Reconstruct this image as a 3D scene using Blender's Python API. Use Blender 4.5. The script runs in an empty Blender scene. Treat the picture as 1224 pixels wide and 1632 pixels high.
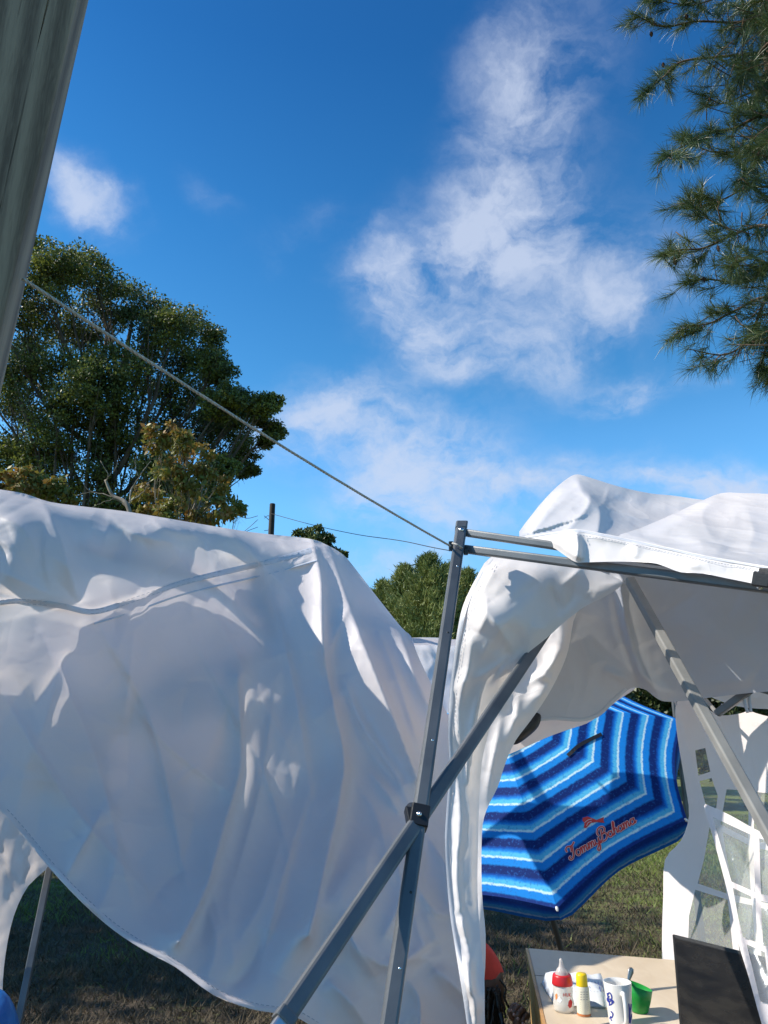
import bpy, bmesh, math, random
import numpy as np
from mathutils import Vector, Matrix, geometry
from mathutils.bvhtree import BVHTree

rng = np.random.default_rng(7)
random.seed(7)
SC = bpy.context.scene
COL = SC.collection
rad = math.radians

# ------------------------------------------------------------------ camera
PITCH = rad(17.5); F = 1178.0; CAM = np.array([0, 0, 1.38])
cd = bpy.data.cameras.new('camera'); cam = bpy.data.objects.new('camera', cd); COL.objects.link(cam)
cam.location = CAM; cam.rotation_euler = (rad(90) + PITCH, 0, 0)
cd.sensor_fit = 'VERTICAL'; cd.sensor_height = 36; cd.lens = 36 * F / 1632
cd.clip_start = .05; cd.clip_end = 3000
SC.camera = cam
fw = np.array([0, math.cos(PITCH), math.sin(PITCH)]); rt = np.array([1., 0, 0]); up = np.array([0, -math.sin(PITCH), math.cos(PITCH)])

def ray(px, py):
    px = np.asarray(px, float)[..., None]; py = np.asarray(py, float)[..., None]
    return fw * F + rt * (px - 612) - up * (py - 816)
def P(px, py, Y):
    """world point seen at photo pixel px,py that stands Y metres in front (world y)."""
    d = ray(px, py); Y = np.asarray(Y, float)[..., None]
    return CAM + d * (Y / d[..., 1:2])
def G(px, py, z=0.0):
    d = ray(px, py); return CAM + d * ((z - CAM[2]) / d[2])
def proj(X):
    d = np.asarray(X, float) - CAM; z = d @ fw; return np.stack([612 + F * (d @ rt) / z, 816 - F * (d @ up) / z], -1)
def pxm(px, py, Y):
    """metres per photo pixel there"""
    d = ray(px, py); return float(Y / d[1])

# ------------------------------------------------------------------ light
SUN = np.array([-.74, -.02, .66]); SUN /= np.linalg.norm(SUN)
sd = bpy.data.lights.new('sun', 'SUN'); sun = bpy.data.objects.new('sun', sd); COL.objects.link(sun)
sd.energy = 5.0; sd.angle = rad(.53); sd.color = (1, .93, .82)
sun.rotation_euler = Vector(SUN).to_track_quat('Z', 'Y').to_euler()
SC.view_settings.view_transform = 'Standard'; SC.view_settings.look = 'None'
SC.view_settings.exposure = 0.45; SC.view_settings.gamma = 1; SC.view_settings.use_curve_mapping = False

W = bpy.data.worlds.new('World'); SC.world = W; W.use_nodes = True
nt = W.node_tree; nt.nodes.clear()
def nn(tree, typ, **kw):
    n = tree.nodes.new(typ)
    for k, v in kw.items(): setattr(n, k, v)
    return n
def math_n(tree, op, a, b=None, c=None, clamp=False):
    n = nn(tree, 'ShaderNodeMath', operation=op); n.use_clamp = clamp
    for i, v in enumerate((a, b, c)):
        if v is None: continue
        if isinstance(v, (int, float)): n.inputs[i].default_value = v
        else: tree.links.new(v, n.inputs[i])
    return n.outputs[0]
def vmath(tree, op, a, b):
    n = nn(tree, 'ShaderNodeVectorMath', operation=op)
    for i, v in enumerate((a, b)):
        if hasattr(v, 'links'): tree.links.new(v, n.inputs[i])
        else: n.inputs[i].default_value = tuple(v)
    return n.outputs['Value'] if op == 'DOT_PRODUCT' else n.outputs[0]
sky = nn(nt, 'ShaderNodeTexSky', sky_type='NISHITA'); sky.sun_disc = False
sky.sun_elevation = math.asin(SUN[2]); sky.sun_rotation = math.atan2(SUN[0], SUN[1])
sky.air_density = 1.0; sky.dust_density = .3; sky.ozone_density = 3.0
SKY_STR = .097
tint = nn(nt, 'ShaderNodeMix', data_type='RGBA', blend_type='MULTIPLY'); tint.inputs[0].default_value = 1
nt.links.new(sky.outputs[0], tint.inputs[6])
tc = nn(nt, 'ShaderNodeTexCoord'); DIR = tc.outputs['Generated']
# deep autumn-blue sky: clear air, paler towards the horizon all round
sz = nn(nt, 'ShaderNodeSeparateXYZ'); nt.links.new(DIR, sz.inputs[0]); grad = nn(nt, 'ShaderNodeValToRGB'); nt.links.new(math_n(nt, 'MULTIPLY', sz.outputs[2], 1.0), grad.inputs[0])
ge = grad.color_ramp.elements; ge[0].position = .05; ge[0].color = (.40, .56, .60, 1); ge[1].position = .85; ge[1].color = (.085, .34, .56, 1)
for ps, c in ((.18, (.46, .74, .82)), (.30, (.47, .84, .95)), (.38, (.38, .76, .90)), (.45, (.25, .64, .79)), (.62, (.145, .50, .705)), (.76, (.090, .375, .60))): e = ge.new(ps); e.color = (*c, 1)
gs = nn(nt, 'ShaderNodeMix', data_type='RGBA', blend_type='MULTIPLY'); gs.clamp_result = False; gs.inputs[0].default_value = 1; gs.inputs[7].default_value = (2, 2, 2, 1); nt.links.new(grad.outputs[0], gs.inputs[6]); nt.links.new(gs.outputs[2], tint.inputs[7])
wn = nn(nt, 'ShaderNodeTexNoise'); wn.inputs['Scale'].default_value = 8; wn.inputs['Detail'].default_value = 8; wn.inputs['Roughness'].default_value = .56
nt.links.new(DIR, wn.inputs['Vector'])
woff = vmath(nt, 'SUBTRACT', wn.outputs['Color'], (.5, .5, .5))
woff = vmath(nt, 'MULTIPLY', woff, (.11, .11, .11))
WD = vmath(nt, 'ADD', DIR, woff)
# clouds: centre (as seen), half sizes, tilt, weight -> world directions
clouds = [(105,290,60,34,30,.7),(150,320,62,34,30,.85),(200,345,34,20,40,.5),(335,325,42,24,30,.42),(462,372,75,30,-20,.28),(440,430,24,24,0,.22),(520,330,18,26,0,.22),
 (850,60,110,90,-60,.45),(770,125,60,50,0,.30),(845,175,85,70,0,.50),(900,110,90,140,0,.38),(777,270,80,80,0,.62),(850,310,80,60,0,.50),(725,377,110,50,-12,.72),(622,455,58,62,0,.85),(665,500,62,50,0,.55),(692,550,52,36,0,.66),(777,410,90,50,0,.62),(880,375,120,60,-10,.6),
 (975,440,130,60,-12,.7),(1030,480,70,50,0,.36),(960,520,100,45,-15,.6),(790,500,80,50,0,.55),(830,580,110,44,10,.8),(740,590,60,24,0,.36),(1010,626,80,24,-6,1.2),(1165,606,26,8,0,.3),
 (470,670,75,55,0,.8),(560,645,85,40,-15,.8),(455,735,50,24,0,.42),(690,690,110,42,5,1.0),(622,727,70,40,0,.55),(775,757,150,36,6,1.05),(610,805,70,40,0,.8),(700,820,130,34,0,.75),(850,780,60,24,0,.5),(620,900,140,28,-6,.9),
 (1120,760,150,28,2,1.1),(1180,785,140,26,0,.9),(940,738,34,12,0,.36),(540,760,60,60,0,.2)]
clouds += [(-700,500,300,80,20,.8),(-400,-200,260,120,20,.6),(1700,300,260,100,-20,.7),(1500,-300,300,120,10,.6),(300,-500,300,100,10,.6),(-1200,900,400,70,0,.8),(2100,800,400,60,0,.8)]
acc = None
for (cx, cy, a, b, rot, w) in clouds:
    d = ray(cx, cy); L = np.linalg.norm(d); d = d / L
    dx = ray(cx + 1, cy); dx = dx / np.linalg.norm(dx) - d; dy = ray(cx, cy + 1); dy = dy / np.linalg.norm(dy) - d
    c, s = math.cos(rad(rot)), math.sin(rad(rot))
    t1 = (dx * c + dy * s); t2 = (dy * c - dx * s)
    t1 = t1 / (t1 @ t1) / a; t2 = t2 / (t2 @ t2) / b
    rel = vmath(nt, 'SUBTRACT', WD, d)
    x = vmath(nt, 'DOT_PRODUCT', rel, t1); y = vmath(nt, 'DOT_PRODUCT', rel, t2)
    r2 = math_n(nt, 'MULTIPLY_ADD', x, x, math_n(nt, 'MULTIPLY', y, y))
    g = math_n(nt, 'EXPONENT', math_n(nt, 'MULTIPLY', r2, -.75))
    front = math_n(nt, 'GREATER_THAN', vmath(nt, 'DOT_PRODUCT', DIR, d), 0.3)
    g = math_n(nt, 'MULTIPLY', g, front)
    acc = math_n(nt, 'MULTIPLY_ADD', g, w, acc if acc is not None else 0.0)
cn = nn(nt, 'ShaderNodeTexNoise'); cn.inputs['Scale'].default_value = 13; cn.inputs['Detail'].default_value = 10; cn.inputs['Roughness'].default_value = .6
cmap = nn(nt, 'ShaderNodeMapping'); cmap.inputs['Rotation'].default_value = (.3, .5, .2); cmap.inputs['Scale'].default_value = (.75, 1.1, 1.25); nt.links.new(WD, cmap.inputs[0]); nt.links.new(cmap.outputs[0], cn.inputs['Vector'])
nz = math_n(nt, 'MULTIPLY_ADD', cn.outputs['Fac'], 3.0, -.72)       # about 0.1..1.2
dens = math_n(nt, 'MULTIPLY', acc, math_n(nt, 'MAXIMUM', nz, .22))
mr = nn(nt, 'ShaderNodeMapRange', interpolation_type='SMOOTHSTEP'); mr.inputs['From Min'].default_value = .02; mr.inputs['From Max'].default_value = 1.55
mr.inputs['To Max'].default_value = .80
nt.links.new(dens, mr.inputs['Value'])
cm = nn(nt, 'ShaderNodeMix', data_type='RGBA'); nt.links.new(mr.outputs[0], cm.inputs[0])
nt.links.new(tint.outputs[2], cm.inputs[6])
CL = (.47, .53, .66)
cm.inputs[7].default_value = (CL[0] / SKY_STR, CL[1] / SKY_STR, CL[2] / SKY_STR, 1)
bg = nn(nt, 'ShaderNodeBackground'); bg.inputs['Strength'].default_value = SKY_STR
nt.links.new(cm.outputs[2], bg.inputs[0])
wo = nn(nt, 'ShaderNodeOutputWorld'); nt.links.new(bg.outputs[0], wo.inputs[0])

# ------------------------------------------------------------------ object helpers
def link_mesh(name, verts, faces, mats, parent=None, smooth=False, mi=None, uvs=None):
    me = bpy.data.meshes.new(name)
    me.from_pydata([tuple(map(float, v)) for v in verts], [], [tuple(map(int, f)) for f in faces])
    for m in (mats if isinstance(mats, (list, tuple)) else [mats]): me.materials.append(m)
    if mi is not None: me.polygons.foreach_set('material_index', mi)
    if smooth: me.polygons.foreach_set('use_smooth', [True] * len(me.polygons))
    if uvs is not None:
        l = me.uv_layers.new(name='UVMap'); li = np.empty(len(me.loops), int); me.loops.foreach_get('vertex_index', li)
        l.data.foreach_set('uv', np.asarray(uvs, float)[li].ravel())
    me.update()
    o = bpy.data.objects.new(name, me); COL.objects.link(o)
    if parent: attach(o, parent)
    return o
def fast_mesh(name, verts, n, mats, parent=None, smooth=False, mi=None):
    """verts (k*n,3) array, every n consecutive verts one polygon"""
    me = bpy.data.meshes.new(name); V = len(verts); k = V // n
    me.vertices.add(V); me.vertices.foreach_set('co', np.asarray(verts, np.float32).ravel())
    me.loops.add(V); me.loops.foreach_set('vertex_index', np.arange(V, dtype=np.int32))
    me.polygons.add(k); me.polygons.foreach_set('loop_start', np.arange(0, V, n, dtype=np.int32)); me.polygons.foreach_set('loop_total', np.full(k, n, dtype=np.int32))
    for m in (mats if isinstance(mats, (list, tuple)) else [mats]): me.materials.append(m)
    if mi is not None: me.polygons.foreach_set('material_index', mi)
    if smooth: me.polygons.foreach_set('use_smooth', [True] * k)
    me.update(calc_edges=True); me.validate()
    o = bpy.data.objects.new(name, me); COL.objects.link(o)
    if parent: attach(o, parent)
    return o
def attach(o, parent):
    o.parent = parent
    o.matrix_parent_inverse = root_matrix(parent).inverted()
def root_matrix(o):
    m = o.matrix_basis.copy()
    if o.parent: m = root_matrix(o.parent) @ o.matrix_parent_inverse @ m
    return m
def tag(o, label=None, cat=None, group=None, kind=None):
    if label: o['label'] = label
    if cat: o['category'] = cat
    if group: o['group'] = group
    if kind: o['kind'] = kind
    return o
def thing(name, loc, label, cat, group=None):
    o = bpy.data.objects.new(name, None); COL.objects.link(o); o.location = tuple(map(float, loc)); o.empty_display_size = .1
    return tag(o, label, cat, group)

class MB:
    def __init__(s): s.v = []; s.f = []; s.uv = []
    def add(s, v, f):
        b = len(s.v); s.v += [tuple(map(float, x)) for x in v]; s.f += [tuple(b + i for i in q) for q in f]
    def box(s, c, e1, e2, e3, bev=0):
        """centre and three half-axis vectors"""
        c, e1, e2, e3 = [np.asarray(x, float) for x in (c, e1, e2, e3)]
        if bev <= 0:
            v = [c + a * e1 + b * e2 + d * e3 for a in (-1, 1) for b in (-1, 1) for d in (-1, 1)]
            s.add(v, [(0, 1, 3, 2), (4, 6, 7, 5), (0, 4, 5, 1), (2, 3, 7, 6), (0, 2, 6, 4), (1, 5, 7, 3)]); return
        n1, n2, n3 = [np.linalg.norm(x) for x in (e1, e2, e3)]
        k1, k2 = 1 - bev / n1, 1 - bev / n2
        prof = []
        for sx, sy in ((1, 1), (-1, 1), (-1, -1), (1, -1)):
            pts = [(sx, sy * k2), (sx * (1 - .3 * (1 - k1)), sy * (1 - .3 * (1 - k2))), (sx * k1, sy)]
            if sx * sy < 0: pts = pts[::-1]
            prof += pts
        k3 = 1 - bev / n3 * .5
        rings = [[c + e1 * x * q + e2 * y * q + e3 * z for x, y in prof] for z, q in ((-1, .94), (-k3, 1), (k3, 1), (1, .94))]
        m = len(prof); v = [p for r in rings for p in r]; f = []
        for i in range(3):
            for j in range(m): f.append((i * m + j, i * m + (j + 1) % m, (i + 1) * m + (j + 1) % m, (i + 1) * m + j))
        f.append(tuple(range(m))[::-1]); f.append(tuple(3 * m + j for j in range(m)))
        s.add(v, f)
    def bar(s, a, b, w, h, ref=(0, 0, 1), bev=.003):
        a, b = np.asarray(a, float), np.asarray(b, float); d = b - a; L = np.linalg.norm(d); d = d / L
        x = np.cross(d, ref); x /= np.linalg.norm(x); y = np.cross(x, d)
        s.box((a + b) / 2, x * w / 2, y * h / 2, d * L / 2, bev)
    def tube(s, pts, r, n=8, cap=True):
        pts = np.asarray(pts, float); k = len(pts); r = np.full(k, r) if np.isscalar(r) else np.asarray(r)
        T = np.gradient(pts, axis=0); T /= np.linalg.norm(T, axis=1)[:, None] + 1e-12
        ref = np.array([0, 0, 1.]) if abs(T[0][2]) < .9 else np.array([1., 0, 0])
        v = []; x = np.cross(T[0], ref)
        for i in range(k):
            x = x - T[i] * (x @ T[i]); x /= np.linalg.norm(x) + 1e-12; y = np.cross(T[i], x)
            for j in range(n):
                a = 2 * math.pi * j / n; v.append(pts[i] + r[i] * (math.cos(a) * x + math.sin(a) * y))
        f = [(i * n + j, i * n + (j + 1) % n, (i + 1) * n + (j + 1) % n, (i + 1) * n + j) for i in range(k - 1) for j in range(n)]
        if cap: f += [tuple(range(n))[::-1], tuple((k - 1) * n + j for j in range(n))]
        s.add(v, f)
    def lathe(s, base, prof, n=32, axis=(0, 0, 1), ex=None):
        """prof list of (r, z)"""
        base = np.asarray(base, float); a = np.asarray(axis, float); a /= np.linalg.norm(a)
        x = np.cross(a, (0, 1, 0.01)); x /= np.linalg.norm(x); y = np.cross(a, x)
        v = [base + a * z + r * (math.cos(2 * math.pi * j / n) * x + math.sin(2 * math.pi * j / n) * y) for r, z in prof for j in range(n)]
        f = [(i * n + j, i * n + (j + 1) % n, (i + 1) * n + (j + 1) % n, (i + 1) * n + j) for i in range(len(prof) - 1) for j in range(n)]
        s.add(v, f)
    def build(s, name, mat, parent=None, smooth=False):
        o = link_mesh(name, s.v, s.f, mat, parent, smooth)
        bm = bmesh.new(); bm.from_mesh(o.data); bmesh.ops.recalc_face_normals(bm, faces=bm.faces); bm.to_mesh(o.data); bm.free()
        return o
def smooth_angle(o, deg=35):
    me = o.data; me.polygons.foreach_set('use_smooth', [True] * len(me.polygons))
    bm = bmesh.new(); bm.from_mesh(me)
    for e in bm.edges:
        if len(e.link_faces) == 2 and e.calc_face_angle(0) > rad(deg): e.smooth = False
    bm.to_mesh(me); bm.free(); return o
def bez(pts, n=8):
    """Catmull-Rom through points"""
    p = np.asarray(pts, float); p = np.vstack([2 * p[0] - p[1], p, 2 * p[-1] - p[-2]]); out = []
    for i in range(1, len(p) - 2):
        for t in np.linspace(0, 1, n, endpoint=False):
            a, b, c, d = p[i - 1:i + 3]
            out.append(.5 * ((2 * b) + (c - a) * t + (2 * a - 5 * b + 4 * c - d) * t * t + (3 * b - a - 3 * c + d) * t ** 3))
    out.append(p[-2]); return np.array(out)

# ------------------------------------------------------------------ materials
def mat(name, col, rough=.6, var=.0, vscale=8, bump=0, bscale=60, metal=0, spec=.5, trans=0, tcol=None, coat=0, col2=None, detail=4, stretch=None, alpha=None, bdist=.002):
    m = bpy.data.materials.new(name); m.use_nodes = True; t = m.node_tree
    b = t.nodes['Principled BSDF']; b.inputs['Roughness'].default_value = rough; b.inputs['Metallic'].default_value = metal
    b.inputs['Specular IOR Level'].default_value = spec; b.inputs['Coat Weight'].default_value = coat
    b.inputs['Base Color'].default_value = (*col, 1)
    co = nn(t, 'ShaderNodeTexCoord'); vec = co.outputs['Object']
    if stretch:
        mp = nn(t, 'ShaderNodeMapping'); mp.inputs['Scale'].default_value = stretch; t.links.new(vec, mp.inputs[0]); vec = mp.outputs[0]
    if col2 is not None or var:
        nz_ = nn(t, 'ShaderNodeTexNoise'); nz_.inputs['Scale'].default_value = vscale; nz_.inputs['Detail'].default_value = detail; t.links.new(vec, nz_.inputs[0])
        r = nn(t, 'ShaderNodeValToRGB'); t.links.new(nz_.outputs['Fac'], r.inputs[0])
        c2 = col2 if col2 is not None else tuple(c * (1 + var) for c in col); c1 = col if col2 is not None else tuple(c * (1 - var) for c in col)
        r.color_ramp.elements[0].position = .35; r.color_ramp.elements[1].position = .65
        r.color_ramp.elements[0].color = (*c1, 1); r.color_ramp.elements[1].color = (*c2, 1)
        t.links.new(r.outputs[0], b.inputs['Base Color'])
        colout = r.outputs[0]
    else: colout = None
    if bump:
        n2 = nn(t, 'ShaderNodeTexNoise'); n2.inputs['Scale'].default_value = bscale; n2.inputs['Detail'].default_value = 5; t.links.new(vec, n2.inputs[0])
        bp = nn(t, 'ShaderNodeBump'); bp.inputs['Strength'].default_value = bump; bp.inputs['Distance'].default_value = bdist
        t.links.new(n2.outputs['Fac'], bp.inputs['Height']); t.links.new(bp.outputs[0], b.inputs['Normal'])
    out = t.nodes['Material Output']
    if trans:
        tr = nn(t, 'ShaderNodeBsdfTranslucent'); tr.inputs[0].default_value = (*(tcol or col), 1)
        if colout is not None and tcol is None: t.links.new(colout, tr.inputs[0])
        mx = nn(t, 'ShaderNodeMixShader'); mx.inputs[0].default_value = trans
        t.links.new(b.outputs[0], mx.inputs[1]); t.links.new(tr.outputs[0], mx.inputs[2]); t.links.new(mx.outputs[0], out.inputs[0])
    if alpha is not None:
        ta = nn(t, 'ShaderNodeBsdfTransparent'); mx = nn(t, 'ShaderNodeMixShader'); mx.inputs[0].default_value = alpha
        t.links.new(ta.outputs[0], mx.inputs[1]); t.links.new(b.outputs[0], mx.inputs[2]); t.links.new(mx.outputs[0], out.inputs[0])
    return m
M = {}
M['canvas'] = mat('white_tent_fabric', (.83, .765, .75), .46, var=.02, vscale=3, trans=.36, tcol=(.80, .73, .71), bump=.15, bscale=60, bdist=.0015, spec=.3)
M['vinyl'] = mat('glossy_white_tent_fabric', (.87, .82, .80), .32, var=.02, vscale=5, trans=.25, tcol=(.82, .74, .68), bump=.2, bscale=45, bdist=.002, spec=.5)
def crumple(m, amt):
    t = m.node_tree; b = t.nodes['Principled BSDF']; old = b.inputs['Normal'].links[0].from_node; co = nn(t, 'ShaderNodeTexCoord'); n = nn(t, 'ShaderNodeTexNoise'); n.inputs['Scale'].default_value = 3.0; n.inputs['Detail'].default_value = 3; t.links.new(co.outputs['Object'], n.inputs[0])
    w = vmath(t, 'MULTIPLY', vmath(t, 'SUBTRACT', n.outputs['Color'], (.5, .5, .5)), (.45, .45, .45)); w = vmath(t, 'ADD', co.outputs['Object'], w); hs = []
    for sc, k in ((3.2, 1.0), (7.5, .42), (17, .16)):
        v = nn(t, 'ShaderNodeTexVoronoi'); v.inputs['Scale'].default_value = sc; t.links.new(w, v.inputs['Vector']); hs.append(math_n(t, 'MULTIPLY', v.outputs['Distance'], k * 3.2 / sc * 1.0))
    h = math_n(t, 'ADD', math_n(t, 'ADD', hs[0], hs[1]), hs[2]); mask = nn(t, 'ShaderNodeTexNoise'); mask.inputs['Scale'].default_value = 1.7; t.links.new(co.outputs['Object'], mask.inputs[0]); mk = nn(t, 'ShaderNodeMapRange'); mk.inputs['From Min'].default_value = .35; mk.inputs['From Max'].default_value = .7; mk.inputs['To Min'].default_value = .3; t.links.new(mask.outputs['Fac'], mk.inputs['Value'])
    bp = nn(t, 'ShaderNodeBump'); bp.inputs['Distance'].default_value = .12; t.links.new(math_n(t, 'MULTIPLY', mk.outputs[0], amt), bp.inputs['Strength']); t.links.new(h, bp.inputs['Height']); t.links.new(bp.outputs[0], old.inputs['Normal'])
    for nd in t.nodes:
        if nd.type == 'BSDF_TRANSLUCENT': t.links.new(old.outputs[0], nd.inputs['Normal'])
crumple(M['canvas'], .20); crumple(M['vinyl'], .24)
M['lining'] = mat('shade_grey_tent_fabric', (.50, .51, .56), .42, var=.02, vscale=3, trans=.12, tcol=(.5, .5, .5), bump=.15, bscale=60, bdist=.0015, spec=.4); crumple(M['lining'], .25)  # shade of the white fabric's underside put into a greyer base colour
M['seam'] = mat('tent_seam_tape', (.60, .61, .65), .5, trans=.15, bump=.3, bscale=150)
M['thread'] = mat('seam_thread', (.42, .43, .46), .8)
M['tube'] = mat('grey_powder_coated_tube', (.10, .11, .12), .40, col2=(.16, .165, .17), vscale=9, detail=12, bump=.25, bscale=260, metal=.35, bdist=.0008)
M['tube2'] = mat('warm_grey_tube', (.24, .235, .22), .5, var=.1, vscale=14, metal=.2)
M['steel'] = mat('bare_steel_tube', (.55, .55, .56), .3, metal=.9, var=.1, vscale=30)
M['black'] = mat('black_plastic', (.012, .012, .013), .42, bump=.2, bscale=200)
M['screw'] = mat('screw_steel', (.7, .7, .7), .25, metal=1)
M['rope'] = mat('white_braided_rope', (.50, .47, .42), .9, var=.2, vscale=200)
M['wire'] = mat('wire_black', (.02, .02, .022), .6)
M['ptimber'] = mat('utility_pole_timber', (.03, .027, .025), .9, var=.3, stretch=(6, 6, .6))
M['bark'] = mat('bark', (.10, .075, .055), .95, var=.45, vscale=2.5, bump=.8, bscale=9, stretch=(2, 2, .6), bdist=.05)
M['palebark'] = mat('pale_bark', (.26, .22, .17), .9, var=.35, vscale=6)
M['pbark'] = mat('pine_bark', (.14, .085, .055), .95, var=.5, vscale=9, bump=.6, bscale=30, bdist=.01)
M['oak'] = mat('oak_leaves', (.07, .10, .022), .5, col2=(.23, .25, .045), vscale=.45, trans=.35, detail=8)
M['oakdark'] = mat('oak_leaves_dark', (.03, .048, .014), .5, col2=(.08, .10, .025), vscale=.7, trans=.2, detail=8)
M['dogwood'] = mat('yellowing_leaves', (.17, .18, .03), .55, col2=(.36, .17, .04), vscale=1.3, trans=.3, detail=8)
M['dogwood2'] = mat('yellow_green_leaves', (.15, .18, .03), .55, col2=(.28, .24, .05), vscale=1.3, trans=.3, detail=8)
M['cedar'] = mat('cedar_foliage', (.10, .14, .035), .6, col2=(.24, .27, .08), vscale=.6, trans=.2, detail=8)
M['hedge'] = mat('hedge_leaves', (.03, .045, .012), .5, col2=(.11, .13, .04), vscale=.8, trans=.25, detail=8)
M['needle'] = mat('pine_needles', (.045, .085, .030), .4, col2=(.13, .16, .045), vscale=1.6, trans=.25, detail=6)
M['cone'] = mat('pine_cone', (.10, .055, .03), .9, var=.4, vscale=60)

# ------------------------------------------------------------------ numpy noise
_tab = rng.random((256, 256))
def vnoise(x, y, seed=0):
    x = x + seed * 17.31; y = y + seed * 9.77
    xi = np.floor(x).astype(int); yi = np.floor(y).astype(int); fx = x - xi; fy = y - yi
    fx = fx ** 3 * (fx * (fx * 6 - 15) + 10); fy = fy ** 3 * (fy * (fy * 6 - 15) + 10)
    g = lambda a, b: _tab[a & 255, b & 255]
    return (g(xi, yi) * (1 - fx) + g(xi + 1, yi) * fx) * (1 - fy) + (g(xi, yi + 1) * (1 - fx) + g(xi + 1, yi + 1) * fx) * fy
def fbm(x, y, seed=0, o=4):
    s = 0; a = .5
    for i in range(o): s = s + a * vnoise(x * 2 ** i, y * 2 ** i, seed + i * 3); a *= .5
    return s / .94
def wrinkle(Q, scale, ang=0, stretch=1, seed=0, o=2):
    c, s = math.cos(rad(ang)), math.sin(rad(ang))
    a = (Q[:, 0] * c + Q[:, 1] * s) / scale / stretch; b = (-Q[:, 0] * s + Q[:, 1] * c) / scale
    wx = vnoise(a * .7 + 5, b * .7 + 5, seed + 9) * 1.2
    n = fbm(a + wx, b + wx, seed, o); r = 1 - np.abs(2 * n - 1) * 2.2
    return np.clip(r, -.4, 1) ** 1
def tps(ctrl):
    c = np.array(ctrl, float); X = c[:, :2] / 1000; y = c[:, 2]; n = len(c)
    def U(r2): return np.where(r2 > 0, r2 * np.log(r2 + 1e-12), 0)
    K = U(((X[:, None] - X[None]) ** 2).sum(-1)) + np.eye(n) * 1e-3; Pm = np.hstack([np.ones((n, 1)), X])
    A = np.zeros((n + 3, n + 3)); A[:n, :n] = K; A[:n, n:] = Pm; A[n:, :n] = Pm.T
    w = np.linalg.solve(A, np.concatenate([y, np.zeros(3)]))
    def f(Q):
        q = np.asarray(Q, float)[:, :2] / 1000
        return U(((q[:, None] - X[None]) ** 2).sum(-1)) @ w[:n] + w[n] + q @ w[n + 1:]
    return f
def fold(Q, pts, amp, w1, w2=None, kind='c', taper='both'):
    """ridge (amp>0 towards the viewer) along a line; w1 width on its left side, w2 on its right"""
    if w2 is None: w2 = w1
    p = bez(pts, 5); seg = p[1:] - p[:-1]; L = np.linalg.norm(seg, axis=1); cum = np.concatenate([[0], np.cumsum(L)]); tot = cum[-1]
    best = np.full(len(Q), 1e9); side = np.zeros(len(Q)); tt = np.zeros(len(Q))
    for i in range(len(seg)):
        d = Q - p[i]; u = np.clip((d @ seg[i]) / (L[i] ** 2 + 1e-9), 0, 1); v = d - u[:, None] * seg[i]; dist = np.hypot(v[:, 0], v[:, 1])
        m = dist < best; best = np.where(m, dist, best); cr = seg[i][0] * d[:, 1] - seg[i][1] * d[:, 0]
        side = np.where(m, cr / (L[i] * dist + 1e-6), side); tt = np.where(m, (cum[i] + u * L[i]) / tot, tt)
    w = w2 + (w1 - w2) * (.5 + .5 * np.clip(side, -1, 1))      # eases round the ends of the line
    pr = np.exp(-(np.sqrt(best ** 2 + 4) - 2) / w) if kind == 'c' else np.exp(-(best / w) ** 2)
    e = {'both': np.sin(np.pi * np.clip(tt, .02, .98)) ** .6, 'end': np.clip(1.02 - tt, 0, 1) ** .7, 'start': np.clip(tt + .02, 0, 1) ** .7, 'none': 1}[taper]
    return amp * pr * e
def smoothpoly(poly, n=3):
    p = np.asarray(poly, float); k = len(p); out = []
    for i in range(k):
        a, b, c, d = p[(i - 1) % k], p[i], p[(i + 1) % k], p[(i + 2) % k]
        for t in np.linspace(0, 1, n, endpoint=False):
            out.append(.5 * ((2 * b) + (c - a) * t + (2 * a - 5 * b + 4 * c - d) * t * t + (3 * b - a - 3 * c + d) * t ** 3))
    return np.array(out)
def inside(Q, poly):
    x, y = Q[:, 0], Q[:, 1]; c = np.zeros(len(Q), bool); p = np.asarray(poly); j = len(p) - 1
    for i in range(len(p)):
        xi, yi, xj, yj = *p[i], *p[j]
        if yi != yj:
            c ^= ((yi > y) != (yj > y)) & (x < (xj - xi) * (y - yi) / (yj - yi) + xi)
        j = i
    return c
def edge_dist(Q, poly):
    p = np.asarray(poly, float); best = np.full(len(Q), 1e9)
    for i in range(len(p)):
        a, b = p[i], p[(i + 1) % len(p)]; s = b - a; L2 = s @ s + 1e-9
        d = Q - a; u = np.clip(d @ s / L2, 0, 1); v = d - u[:, None] * s; best = np.minimum(best, np.hypot(v[:, 0], v[:, 1]))
    return best
def creases(Q, box, n, amp, length, ang, spread, seed, w=(5, 12)):
    """straight sharp creases like those of cloth that was folded and pulled"""
    r = np.random.default_rng(seed); z = np.zeros(len(Q))
    for _ in range(n):
        x = r.uniform(box[0], box[2]); y = r.uniform(box[1], box[3]); a = rad(r.normal(ang, spread)); L = length * r.uniform(.5, 1.5) / 2
        d = np.array([math.cos(a), math.sin(a)]); nrm = np.array([-d[1], d[0]]); c = np.array([x, y]); k = r.normal(0, .12) * L
        w1 = r.uniform(*w) * r.choice([1, 2.6]); w2 = r.uniform(*w) * r.choice([1, 2.0])
        m = (np.abs((Q - c) @ d) < L + 70) & (np.abs((Q - c) @ nrm) < 5 * max(w1, w2) + 30)
        if m.any(): z[m] += fold(Q[m], [c - d * L, c + nrm * k, c + d * L], amp * r.uniform(.4, 1.2) * r.choice([1, 1, -1]), w1, w2)
    return z
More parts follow.
